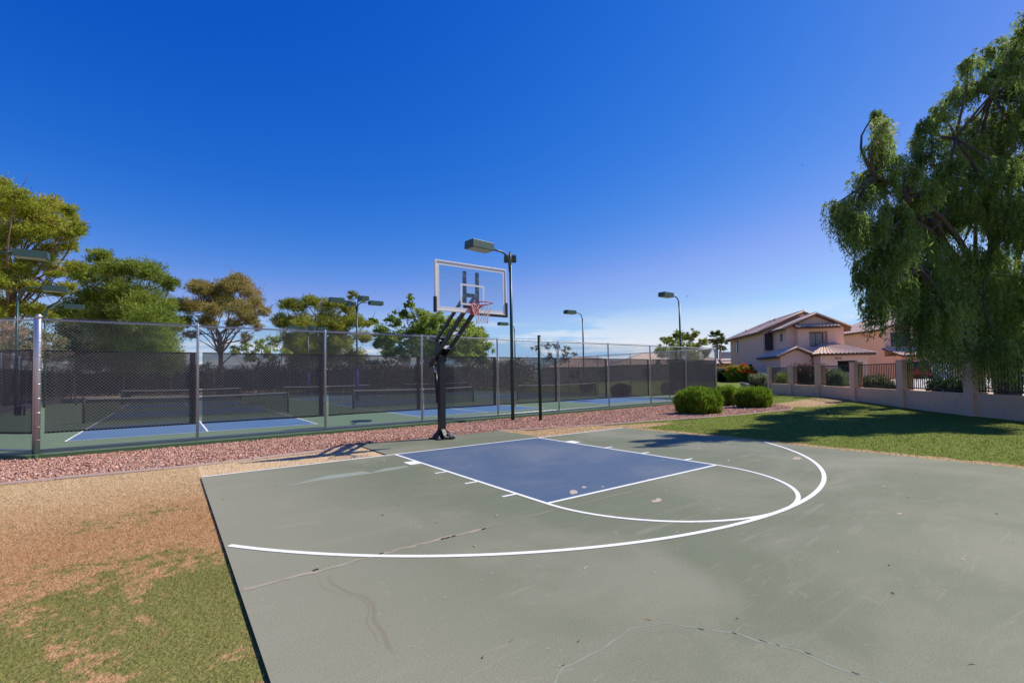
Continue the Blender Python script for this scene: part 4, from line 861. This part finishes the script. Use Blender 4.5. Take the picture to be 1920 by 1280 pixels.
# ------------------------------------------------------------------ cars
def car(loc, rz, body, label, L=4.5, Wd=1.85, suv=True):
    r = thing('parked_car', label, 'car', loc, rz, 'cars parked by the houses'); hw = Wd/2; top = 1.72 if suv else 1.45; sh = .98 if suv else .88
    sec = [(-L/2, .45), (-L/2, sh-.1), (-L/2+.12, sh), (L/2-1.0, sh), (L/2-.1, sh-.18), (L/2, .55), (L/2-.1, .32), (-L/2+.1, .32)]
    n = len(sec); vs = []
    for y, k in ((-hw, .97), (-hw+.08, 1), (hw-.08, 1), (hw, .97)): vs += [(x*(.985 if abs(y) == hw else 1), y, z if k == 1 else z-.03*(z > .6)) for x, z in sec]
    fs = [(j*n+i, (j+1)*n+i, (j+1)*n+(i+1) % n, j*n+(i+1) % n) for j in range(3) for i in range(n)]+[tuple(range(n))[::-1], tuple(range(3*n, 4*n))]
    b = MB().add(vs, [f[::-1] for f in fs]).build('body', body, r, bevel=.03)
    x0, x1 = (-L/2+.1, L/2-1.35) if suv else (-L/2+.75, L/2-1.5)
    cab = [(x0, sh-.01), (x0+.28, top-.06), (x0+.5, top), (x1-.75, top), (x1-.55, top-.06), (x1+.15, sh-.01)]; n = len(cab)
    vs = [(x, s*(hw-.06-(z-sh)*.22), z) for s in (-1, 1) for x, z in cab]
    MB().add(vs, [tuple(range(n)), tuple(range(n, 2*n))[::-1]]+[(i, n+i, n+(i+1) % n, (i+1) % n) for i in range(n)]).build('roof', body, r, bevel=.03)
    for s in (-1, 1): 
        y = lambda z: s*(hw-.06-(z-sh)*.22+.006)
        MB().add([(x0+.25, y(sh+.06), sh+.06), (x1-.05, y(sh+.06), sh+.06), (x1-.62, y(top-.12), top-.12), (x0+.42, y(top-.12), top-.12)], [(0, 1, 2, 3)]).build('side_window', 'window_glass', r)
        MB().box(-L/2-.012, -L/2+.01, s*hw*.72-.14, s*hw*.72+.12, sh-.42, sh-.12).build('tail_light', 'tail_red', r)
        MB().box(L/2-.12, L/2-.02, s*hw*.72-.16, s*hw*.72+.14, .62, .76).build('headlight', 'window_pale', r)
        for x in (-L/2+.85, L/2-.9):
            w = MB().tube([(x, s*(hw-.2), .34), (x, s*(hw+.01), .34)], .34, 20).build('wheel', 'tyre', r); MB().tube([(x, s*(hw-.1), .34), (x, s*(hw+.022), .34)], .2, 14).build('wheel_rim', 'rim_metal', w)
    MB().add([(x0-.012+.05, -hw*.72, sh+.10), (x0-.012+.05, hw*.72, sh+.10), (x0+.235, hw*.68, top-.12), (x0+.235, -hw*.68, top-.12)], [(3, 2, 1, 0)]).build('rear_window', 'window_glass', r)
    MB().add([(x1+.13, -hw*.74, sh+.06), (x1+.13, hw*.74, sh+.06), (x1-.50, hw*.68, top-.11), (x1-.50, -hw*.68, top-.11)], [(0, 1, 2, 3)]).build('windscreen_glass', 'window_glass', r)
    return r
p = at(1722, 700, 45.5); car((p[0], p[1], float(height(p[0], p[1]))+.02), math.pi/2-YAW-.72, 'car_red', 'red sport utility car seen end on behind the railing', 4.6, 1.95)
p = at(1912, 700, 38); car((p[0], p[1], float(height(p[0], p[1]))+.02), -YAW+.5, 'car_white', 'white car on the drive behind the weeping tree, at the right edge', 4.5, 1.85, False)

# ------------------------------------------------------------------ trees and shrubs
def limb(m, a, b, r0, r1, bend=.12, n=6, sag=0):
    a, b = np.array(a, float), np.array(b, float); L = np.linalg.norm(b-a); off = rng.normal(0, bend*L, 3)*[1, 1, .5]; pts = []
    for i in range(n+1):
        f = i/n; pts.append(a+(b-a)*f+off*math.sin(math.pi*f)*.6+np.array([0, 0, sag*L*math.sin(math.pi*f)]))
    m.tube([Vector(p) for p in pts], [r0+(r1-r0)*i/n for i in range(n+1)], 7); return pts
def clump_pts(c, r, n, flat=.75, shell=.55, sub=34):
    k = max(7, n//sub); dk = rand_dirs(k); rk = (rng.random(k)**shell)[:, None]; ck = dk*rk*r*np.array([1, 1, flat])*.92
    i = rng.integers(0, k, n); off = rng.normal(0, 1, (n, 3))*(r*(.10+.10*rng.random(k))[i])[:, None]*np.array([1, 1, .7])
    return c+ck[i]+off, unit(dk[i]*.6+unit(off)*.8)
def tree(name, label, D, clumps, base, leafmat, barkmat, n_per, ll, lw, flat=.7, trunk_r=.25, fork=None, up=.5, extra=2, group='trees beyond the courts', droop=0, shell=.5, cat='tree', tone_sd=.22):
    """clumps: (u, v, radius px) of the crown's masses as they stand at depth D; more are added in front of and behind each"""
    b = at(base[0], 700, D); bz = float(height(b[0], b[1])); b = np.array([b[0], b[1], bz])
    root = thing(name, label, cat, b, 0, group); C = []
    for (u, v, rp) in clumps:
        r = rp*1.16*D/FPX; c = at(u, v, D+rng.normal(0, r*.7)); C.append((c, r))
        for k_ in range(extra):
            s = rng.choice((-1, 1)); c2 = at(u+rng.normal(0, rp*.35), v+rng.normal(0, rp*.3)+3, D+s*rng.uniform(.8, 1.9)*r*1.3); C.append((c2, r*rng.uniform(.6, .95)))
    top = at(base[0], base[1], D) if fork is None else at(fork[0], fork[1], D)
    m = MB(); tp = limb(m, (0, 0, -.2), top-b, trunk_r, trunk_r*.6, .05)
    tops = np.array([np.array(q) for q in tp])
    for c, r in C:
        e = c-b; k_ = min(len(tops)-1, max(2, int(len(tops)*rng.uniform(.55, 1)))); limb(m, tops[k_], e+np.array([0, 0, -r*.2]), trunk_r*rng.uniform(.16, .30), .02, .14, 5)
        for _ in range(3): limb(m, e+rng.normal(0, r*.2, 3), e+rng.normal(0, r*.6, 3), .03, .008, .1, 3)
    m.build('trunk', barkmat, root, True)
    V, T = [], []
    for c, r in C:
        n = int(n_per*1.7*r*r); P_, d = clump_pts(c-b, r, max(n, 40), flat, shell); ax = d+np.array([0, 0, up])+rng.normal(0, .6, d.shape)
        if droop: ax = ax*np.array([1, 1, .5])-np.array([0, 0, droop])
        l = ll*rng.uniform(.6, 1.3, len(P_)); V.append(diamonds(P_, ax, l, lw*rng.uniform(.7, 1.3, len(P_))))
        T.append(np.clip(rng.normal(.5+rng.normal(0, .13), tone_sd, len(P_)), 0, 1))
    np_mesh('crown', np.concatenate(V), 4, leafmat, root, np.concatenate(T)); return root, b, C

tree('pine_tree', 'tall open yellow green pine at the left picture edge', 33,
     [(-45, 350, 42), (-12, 388, 36), (4, 345, 20), (25, 385, 34), (55, 398, 30), (93, 382, 26), (90, 410, 28), (128, 395, 17), (142, 424, 17), (118, 440, 22), (60, 432, 28), (18, 440, 30), (-30, 440, 40), (95, 468, 22), (130, 462, 17), (140, 498, 16), (105, 505, 17), (60, 492, 22), (20, 500, 20), (30, 530, 20), (70, 540, 22), (108, 545, 17), (-25, 520, 40), (-55, 470, 42), (8, 572, 22), (62, 582, 22), (92, 596, 14), (128, 535, 13), (-20, 590, 30)],
     (8, 560), 'leaf_pine_bright', 'bark_pink', 1085, 0.126, 0.024, .62, .30, (32, 500), extra=1, shell=.6)
tree('pine_tree', 'dense round dark green pine left of the brownish pine', 41,
     [(185, 478, 19), (160, 512, 26), (200, 515, 32), (245, 508, 28), (285, 502, 24), (310, 528, 22), (230, 550, 38), (170, 555, 34), (280, 560, 36), (325, 572, 20), (142, 580, 28), (200, 600, 40), (260, 602, 40), (312, 600, 28), (160, 632, 38), (230, 640, 42), (290, 640, 36), (335, 612, 14), (180, 668, 36), (245, 675, 40), (300, 668, 30)],
     (235, 640), 'leaf_pine', 'bark_brown', 640, 0.141, 0.027, .7, .35, (230, 560), extra=2)
tree('pine_tree', 'brownish pine with bare forked limbs below its crown', 45,
     [(372, 538, 20), (392, 545, 20), (418, 536, 20), (448, 530, 22), (470, 548, 20), (480, 568, 18), (498, 582, 13), (355, 572, 18), (385, 572, 24), (420, 570, 26), (452, 578, 22), (470, 600, 15), (350, 600, 14), (388, 600, 17), (440, 604, 13), (484, 612, 10), (360, 628, 13), (462, 630, 10)],
     (412, 655), 'leaf_pine_brown', 'bark_pink', 980, 0.126, 0.024, .68, .26, (412, 625), extra=1)
tree('pine_tree', 'wide olive green pine behind the four head light', 50,
     [(545, 572, 20), (578, 566, 18), (530, 600, 18), (568, 602, 26), (612, 575, 22), (636, 566, 13), (662, 553, 10), (655, 575, 15), (620, 606, 28), (660, 602, 20), (688, 606, 12), (545, 632, 24), (590, 640, 28), (640, 640, 26), (680, 632, 16), (560, 665, 26), (615, 668, 30), (665, 665, 22)],
     (600, 650), 'leaf_pine_olive', 'bark_brown', 640, 0.148, 0.028, .62, .32, (600, 600), extra=2)
tree('leafy_tree', 'loose bright green leafy tree behind the backboard arm', 47,
     [(770, 556, 7), (768, 572, 10), (758, 588, 14), (738, 598, 14), (712, 618, 14), (790, 590, 16), (700, 600, 9), (818, 598, 18), (848, 606, 18), (878, 612, 16), (902, 625, 13), (738, 632, 18), (775, 625, 22), (825, 632, 24), (872, 640, 22), (910, 648, 13), (755, 658, 18), (810, 662, 22), (868, 668, 20), (905, 672, 14), (705, 645, 11), (725, 655, 18), (790, 650, 22), (845, 655, 24), (895, 655, 20), (795, 612, 18), (850, 630, 20), (720, 635, 16), (890, 635, 18)],
     (800, 660), 'leaf_broad', 'bark_grey', 430, .12, .06, .9, .14, (800, 640), extra=2, up=.1, shell=.75)
tree('leafy_tree', 'thin grey green tree just above the windscreen, right of the light pole', 62,
     [(1003, 652, 7), (1022, 648, 8), (1042, 650, 9), (1062, 654, 9), (1076, 662, 6), (1030, 668, 10), (1058, 672, 10)], (1045, 690), 'leaf_grey', 'bark_grey', 130, .16, .06, .8, .12, (1042, 680), extra=1, up=.1, shell=.8)
tree('leafy_tree', 'round olive tree behind the single head light at the right', 58,
     [(1250, 636, 11), (1275, 629, 12), (1298, 630, 11), (1318, 640, 9), (1240, 658, 13), (1268, 655, 18), (1300, 656, 16), (1322, 660, 9), (1232, 684, 9), (1268, 688, 16), (1310, 682, 12)], (1272, 690), 'leaf_pine_olive', 'bark_brown', 300, .17, .05, .9, .22, (1272, 670), extra=2, up=-.1)
tree('leafy_tree', 'low yellow green tree between the brownish and the olive pine', 44,
     [(440, 655, 12), (462, 650, 12), (488, 645, 13), (512, 640, 12), (470, 668, 15), (505, 664, 15), (535, 660, 12)], (485, 680), 'leaf_broad', 'bark_grey', 320, .12, .05, .8, .1, (485, 672), extra=1)
tree('oleander', 'pink flowering oleander shrub behind the corner post', 27,
     [(-25, 625, 24), (12, 618, 20), (45, 622, 22), (78, 632, 20), (104, 640, 14), (-5, 650, 26), (35, 652, 26), (75, 660, 24), (108, 664, 16)], (40, 680), 'leaf_oleander', 'bark_grey', 900, .085, .024, .9, .06, (40, 672), extra=1, cat='shrub', group='shrubs around the courts')
tree('shrub', 'dark green tall shrub between the oleander and the dense pine', 31,
     [(122, 618, 18), (142, 630, 20), (160, 640, 18), (130, 655, 22), (165, 665, 20)], (145, 690), 'leaf_dark', 'bark_grey', 700, .09, .03, .9, .06, (145, 675), extra=1, cat='shrub', group='shrubs around the courts')

# palms
def palm(u, vtop, D, label, lean):
    b = at(u+lean, 705, D); bz = float(height(b[0], b[1])); top = at(u, vtop, D); b = np.array([b[0], b[1], bz]); r = thing('palm_tree', label, 'palm tree', b, 0, 'fan palms left of the pink house'); e = top-b
    m = MB(); n = 10; m.tube([Vector(e*(i/n)+np.array([.08*math.sin(i), 0, 0])) for i in range(n+1)], [.21-.07*i/n+.012*(i % 2) for i in range(n+1)], 10); m.build('trunk', 'bark_palm', r, True)
    V = []; T = []
    for i in range(60):
        az = rng.uniform(0, 6.28); el = rng.uniform(-.9, 1.3); d = np.array([math.cos(az)*math.cos(el), math.sin(az)*math.cos(el), math.sin(el)]); st = e+d*.75
        for j in range(9):
            a = (j-4)*.2; side = unit(np.cross(d, [0, 0, 1.0])); dd = unit(d*math.cos(a)+side*math.sin(a)-np.array([0, 0, .12*abs(j-4)*.3+.15])); l = .45*(1-.06*abs(j-4)); V.append(diamonds((st+dd*l)[None], dd[None], l, .085)); T.append(rng.uniform(.1, .9))
    np_mesh('crown', np.concatenate(V), 4, 'leaf_palm', r, np.array(T))
    return r
palm(1343, 634, 80, 'taller fan palm of the pair left of the pink house', 4); palm(1350, 646, 84, 'shorter fan palm of the pair left of the pink house', 2)

# clipped round bushes
def bush(u, vbase, D, wpx, hpx, label, leafmat='leaf_clipped', n=14000, l=.11, w=.015, group='clipped round bushes on the gravel', name='round_bush', shell=.3, up=.9, cat='bush', bump=.10, flatbase=.25):
    p = at(u, vbase, D); z = float(height(p[0], p[1])); rx = wpx*D/FPX/2; rz = hpx*D/FPX/2
    r = thing(name, label, cat, (p[0], p[1], z), 0, group); d = rand_dirs(n); rad = (rng.random(n)**shell)[:, None]
    bp = 1+bump*(np.sin(d[:, :1]*6+u)*np.sin(d[:, 1:2]*5+2)+.6*np.sin(d[:, 2:3]*9+u*.3)*np.sin(d[:, :1]*11))
    pw = np.sign(d)*np.abs(d)**.82; P_ = pw*rad*bp*np.array([rx, rx*.95, rz])+np.array([0, 0, rz*(1-flatbase*.2)]); k = P_[:, 2] > .01; P_ = P_[k]; d = d[k]
    ax = d*.8+np.array([0, 0, up])+rng.normal(0, .35, d.shape); V = diamonds(P_, ax, l*rng.uniform(.6, 1.4, len(P_)), w*rng.uniform(.7, 1.3, len(P_)))
    np_mesh('foliage', V, 4, leafmat, r, np.clip(rng.normal(.5, .24, len(P_)), 0, 1))
    m = MB()
    for i in range(9):
        a = rng.uniform(0, 6.28); m.tube([(.06*math.cos(a), .06*math.sin(a), 0), (rx*.35*math.cos(a), rx*.35*math.sin(a), rz*.7), (rx*.6*math.cos(a), rx*.6*math.sin(a), rz*1.2)], [.018, .012, .006], 5)
    m.build('stem', 'bark_brown', r); return r
bush(1310, 771, 17.9, 80, 56, 'large round clipped bush nearest the fence end, in front of the others', n=15000)
bush(1412, 762, 20.6, 66, 43, 'wide clipped bush at the gravel tip, yellowish at its foot', n=11000)
bush(1364, 755, 22.4, 42, 40, 'smaller clipped bush half hidden between the two others', n=8000)
G = 'shrubs before the houses'
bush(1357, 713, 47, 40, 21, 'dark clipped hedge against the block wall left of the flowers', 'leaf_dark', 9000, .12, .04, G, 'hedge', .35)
fb = bush(1388, 713, 43, 52, 32, 'green bush covered in orange flowers before the pink house', 'leaf_clipped', 9000, .12, .035, G, 'flowering_bush', .4, .4, bump=.2)
N = 46; d = rand_dirs(N); d[:, 2] = np.abs(d[:, 2])*1.1-.15; nrm_c = np.array([-FH[0], -FH[1], 0]); d = unit(d+nrm_c*.7); rx = 52*43/FPX/2; rz = 32*43/FPX/2
C_ = d*np.array([rx, rx, rz])*1.06+np.array([0, 0, rz]); V = []; T = []
for c in C_:
    for j in range(9): V.append(diamonds((c+rng.normal(0, .055, 3))[None], rng.normal(size=(1, 3)), .10, .06)); T.append(rng.random())
np_mesh('blossom', np.concatenate(V), 4, 'petal_orange', fb, np.array(T))['kind'] = 'stuff'
bush(1428, 717, 38, 40, 24, 'grey green sage bush left of the wall end', 'leaf_sage', 9000, .10, .02, G, 'sage_bush', .4, .6, bump=.2)
bush(1443, 722, 34.5, 16, 22, 'small sage bush against the wall end', 'leaf_sage', 3500, .09, .018, G, 'sage_bush', .4, .6)
bush(1358, 690, 60, 40, 24, 'dry straw coloured bush above the block wall', 'leaf_straw', 5000, .16, .04, G, 'dry_bush', .6, .4, bump=.3)
bush(1513, 722, 31, 66, 58, 'reddish brown leafless looking bush behind the first railings', 'leaf_red_brown', 9000, .09, .03, G, 'brown_bush', .7, .3, bump=.3)
bush(1465, 720, 33, 34, 42, 'thin yellow green shrub rising behind the wall end', 'leaf_broad', 3500, .09, .025, G, 'shrub', .8, .4, bump=.3)
bush(1566, 712, 32, 40, 46, 'rounded light green bush before the garage', 'leaf_sage', 8000, .09, .018, G, 'green_bush', .45, .8, bump=.15)
bush(1583, 722, 30, 24, 14, 'small yellow shrub before the pale low wall', 'leaf_straw', 2500, .07, .016, G, 'shrub', .6, .8)
bush(1640, 724, 26, 60, 40, 'tangled grey green shrub behind the fourth railing', 'leaf_grey', 8000, .10, .022, G, 'shrub', .6, .3, bump=.3)
bush(1668, 722, 24, 40, 26, 'dark shadowed shrub behind the fourth railing', 'leaf_dark', 6000, .08, .02, G, 'shrub', .6, .2, bump=.3)
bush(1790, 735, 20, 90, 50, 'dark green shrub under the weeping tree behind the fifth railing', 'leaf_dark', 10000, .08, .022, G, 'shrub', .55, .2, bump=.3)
for i, (u, D, w_) in enumerate(((1165, 32, 36), (1100, 40, 26), (1255, 33, 30))):
    bush(u, 735, D, w_, 24, ('round bush seen through the windscreen before the round bush of the gravel', 'small round bush beyond the end fence by the middle light pole', 'round bush outside the end fence close to its corner')[i], 'leaf_dark', 5000, .08, .025, 'bushes outside the end fence', 'round_bush', .3)

for i, u in enumerate((70, 165, 255, 350, 440, 530, 620, 715, 800, 880, 955)):
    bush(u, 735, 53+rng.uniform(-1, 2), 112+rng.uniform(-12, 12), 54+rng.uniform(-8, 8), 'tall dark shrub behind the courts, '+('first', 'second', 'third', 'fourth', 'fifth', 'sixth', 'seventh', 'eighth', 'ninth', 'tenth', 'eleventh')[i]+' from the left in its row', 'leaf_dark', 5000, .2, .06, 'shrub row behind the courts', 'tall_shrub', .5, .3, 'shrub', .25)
# the weeping tree behind the wall
tb = at(1893, 700, 16.2); tb = np.array([tb[0], tb[1], -.05])
PT = thing('weeping_tree', 'large weeping tree hanging over the wall at the right picture edge', 'tree', tb)
sil = [(1598, 412, 24), (1622, 362, 22), (1660, 345, 26), (1655, 440, 24), (1628, 515, 22), (1652, 255, 18), (1668, 395, 24), (1562, 385, 16), (1580, 405, 22), (1600, 380, 24), (1625, 330, 26), (1640, 280, 24), (1648, 235, 18), (1645, 212, 10), (1670, 300, 28), (1700, 320, 28), (1610, 440, 24), (1640, 420, 28), (1680, 400, 24),
       (1625, 490, 22), (1650, 520, 26), (1635, 560, 20), (1640, 580, 14), (1690, 470, 26), (1735, 240, 26), (1760, 215, 26), (1790, 180, 26), (1815, 120, 20), (1825, 165, 28), (1855, 95, 20), (1865, 140, 30), (1905, 75, 22), (1900, 130, 34), (1940, 60, 40), (1950, 150, 45),
       (1740, 290, 32), (1790, 260, 36), (1840, 230, 38), (1890, 220, 40), (1760, 340, 34), (1820, 330, 38), (1880, 320, 42), (1930, 300, 45), (1730, 410, 34), (1790, 410, 44), (1760, 470, 40), (1830, 480, 44), (1720, 530, 34), (1780, 545, 42), (1850, 560, 44), (1910, 430, 44), (1910, 520, 48), (1705, 585, 24), (1750, 600, 34), (1810, 620, 36), (1870, 630, 36), (1920, 620, 40), (1990, 250, 60), (1990, 420, 70), (2000, 580, 70),
       (1665, 545, 22), (1690, 540, 26), (1715, 570, 30), (1745, 560, 32), (1775, 585, 32), (1805, 570, 34), (1840, 590, 34), (1700, 500, 30), (1740, 505, 34), (1790, 495, 36), (1840, 530, 36), (1690, 430, 28), (1730, 450, 32), (1660, 470, 24), (1880, 585, 36), (1915, 570, 40), (1870, 480, 40), (1880, 400, 42), (1850, 370, 40), (1800, 370, 40), (1740, 360, 34), (1700, 350, 28),
       (1930, 100, 44), (1890, 110, 30), (1935, 40, 34), (1900, 170, 40), (1960, 200, 50), (1870, 260, 40), (1820, 280, 36), (1780, 310, 32), (1720, 270, 18), (1745, 632, 24), (1775, 636, 26), (1805, 640, 26), (1840, 640, 28), (1875, 645, 28), (1910, 645, 30)]
C = []
for u, v, rp in sil:
    D = (12.5+rng.normal(0, .35)) if u < 1700 else (13.6+rng.uniform(-.8, .8) if u < 1790 else 14.8+rng.uniform(-1.5, 1.3)); c = at(u, v, D); C.append((c, rp*D/FPX, True))
ctr = tb+np.array([0, 0, 6.0])
for i in range(60):
    d = rand_dirs(1)[0]; d[2] = abs(d[2])*1.0-.25; c = ctr+d*np.array([5.2, 5.2, 4.6])*rng.uniform(.55, 1.0)
    q = c-CAM; lat = q@R0; D = q@FH
    if D < 13.2 or 960+FPX*lat/D < 1690: continue
    v_top = 702-FPX*(c[2]-1.5)/D
    if v_top < 210-(960+FPX*lat/D-1760)*1.1 and 960+FPX*lat/D < 1930: continue
    C.append((c, rng.uniform(.5, .8), False))
m = MB(); stem_top = [tb+np.array(v) for v in ((-.3, .2, 3.2), (.5, -.1, 3.8), (-.1, .7, 3.5))]
limb(m, (0, 0, -.1), stem_top[0]-tb, .34, .24, .05); limb(m, (.1, 0, .5), stem_top[1]-tb, .28, .2, .05); limb(m, (0, .1, .6), stem_top[2]-tb, .22, .16, .05)
hubs = []
for u, v, D in ((1700, 375, 12.9), (1690, 400, 12.7), (1640, 330, 12.6), (1790, 260, 14.2), (1860, 180, 15.2), (1760, 420, 13.6), (1830, 400, 15.5), (1900, 300, 16), (1720, 500, 13.2), (1850, 520, 14.0)):
    h_ = at(u, v, D); s_ = min(stem_top, key=lambda q: np.linalg.norm(q-h_)); limb(m, s_-tb, h_-tb, .11, .04, .10, 7, .08); hubs.append(h_)
for c, r, _ in C:
    h_ = min(hubs+stem_top, key=lambda q: np.linalg.norm(q-c)); limb(m, h_-tb, c-tb, .045, .012, .12, 5, .06)
m.build('trunk', 'bark_grey', PT, True)
V = []; T = []
for c, r, s in C:
    ns = int(70*r*r/.25)+34; P_, d = clump_pts(c, r*.92, ns, .85, .6, 4); tn = rng.normal(.5, .13)
    lft = (c-CAM)@R0/((c-CAM)@FH) < .84
    hang = rng.uniform(.3, .9, ns) if lft else np.where(c[2] < 5.5, rng.uniform(.6, 1.5, ns), rng.uniform(.22, .6, ns)); K = 10
    out = unit(np.c_[d[:, :2], 0*d[:, 2]+.0])
    for k_ in range(K):
        f = (k_+.5)/K; pt = P_+out*(.16*np.sin(f*2.2))[None]*hang[:, None]+np.array([0, 0, -1.0])*(hang*(f**1.25)*.95)[:, None]+np.array([0, 0, .10])*math.sin(f*3.1)
        for s_ in (-1, 1):
            ax = unit(np.c_[rng.normal(0, .55, (ns, 2)), -.75+.25*rng.normal(size=ns)]); V.append(diamonds(pt+ax*.035+rng.normal(0, .02, (ns, 3)), ax, (.078 if c[2] < 6 else .066)*rng.uniform(.6, 1.35, ns), .0125)); T.append(np.clip(rng.normal(tn, .2, ns), 0, 1))
np_mesh('crown', np.concatenate(V)-tb, 4, 'leaf_pepper', PT, np.concatenate(T))

# ------------------------------------------------------------------ small things
N = 90; P_ = rng.uniform((XL+.1, -8.2), (XR-.1, -.1), (N, 2)); z = np.full(N, .007)
V = diamonds(np.c_[P_, z], np.c_[rng.normal(size=(N, 2)), 0*z+.08], rng.uniform(.010, .032, N), rng.uniform(.004, .010, N))
V[:, 2] = np.maximum(V[:, 2], .0052); tag(np_mesh('leaf_litter', V, 4, 'litter', tone=rng.random(N)), 'scattered dry leaves and white specks on the court', 'leaves', kind='stuff')
N = 260; P_ = rng.uniform((-9, -8), (-5.1, 1.2), (N, 2)); V = diamonds(np.c_[P_, np.full(N, -.03)], np.c_[rng.normal(size=(N, 2)), np.full(N, .2)], rng.uniform(.012, .03, N), rng.uniform(.004, .009, N))
tag(np_mesh('leaf_litter', V, 4, 'litter', tone=rng.random(N)*.7), 'narrow dry leaves lying in the grass left of the court', 'leaves', kind='stuff')
N = 240; P_ = rng.uniform((XL+.1, -8.4), (XR-.1, -.1), (N, 2)); V = diamonds(np.c_[P_, np.full(N, .0052)], np.c_[rng.normal(size=(N, 2)), np.zeros(N)], rng.uniform(.004, .011, N), rng.uniform(.003, .007, N)); V[:, 2] = .0052+np.abs(V[:, 2]-.0052)*.3
tag(np_mesh('grit_specks', V, 4, 'litter', tone=rng.uniform(.6, 1, N)), 'tiny pale grit specks all over the court', 'grit', kind='stuff')
def bird(u, v, D, span, label):
    c = at(u, v, D); r = thing('bird', label, 'bird', c, 1.0, 'birds in flight'); s = span
    MB().tube([(-.32*s, 0, 0), (-.15*s, 0, .01*s), (.1*s, 0, .02*s), (.28*s, 0, 0), (.34*s, 0, -.01*s)], [.01*s, .05*s, .06*s, .035*s, .008*s], 8).build('body', 'bird_black', r, True)
    for q in (-1, 1): MB().add([(.12*s, q*.03*s, .03*s), (-.1*s, q*.03*s, .03*s), (-.14*s, q*.3*s, .16*s), (.1*s, q*.28*s, .17*s), (-.1*s, q*.5*s, .05*s)], [(0, 1, 2, 3), (3, 2, 4)]).build('wing', 'bird_black', r)
bird(1289, 556, 40, .34, 'small dark bird flying right of the single head light'); bird(1505, 310, 55, .3, 'tiny dark bird high in the sky left of the weeping tree')
p = gp(1552, 777); r = thing('sprinkler', 'small dark sprinkler head standing in the shaded lawn', 'sprinkler', (p[0], p[1], float(height(*p))-.01))
MB().tube([(0, 0, 0), (0, 0, .11)], .028, 10).build('riser', 'steel_black', r, True); MB().tube([(0, 0, .11), (0, 0, .135), (0, 0, .15)], [.042, .042, .025], 10).build('nozzle_cap', 'steel_black', r, True)
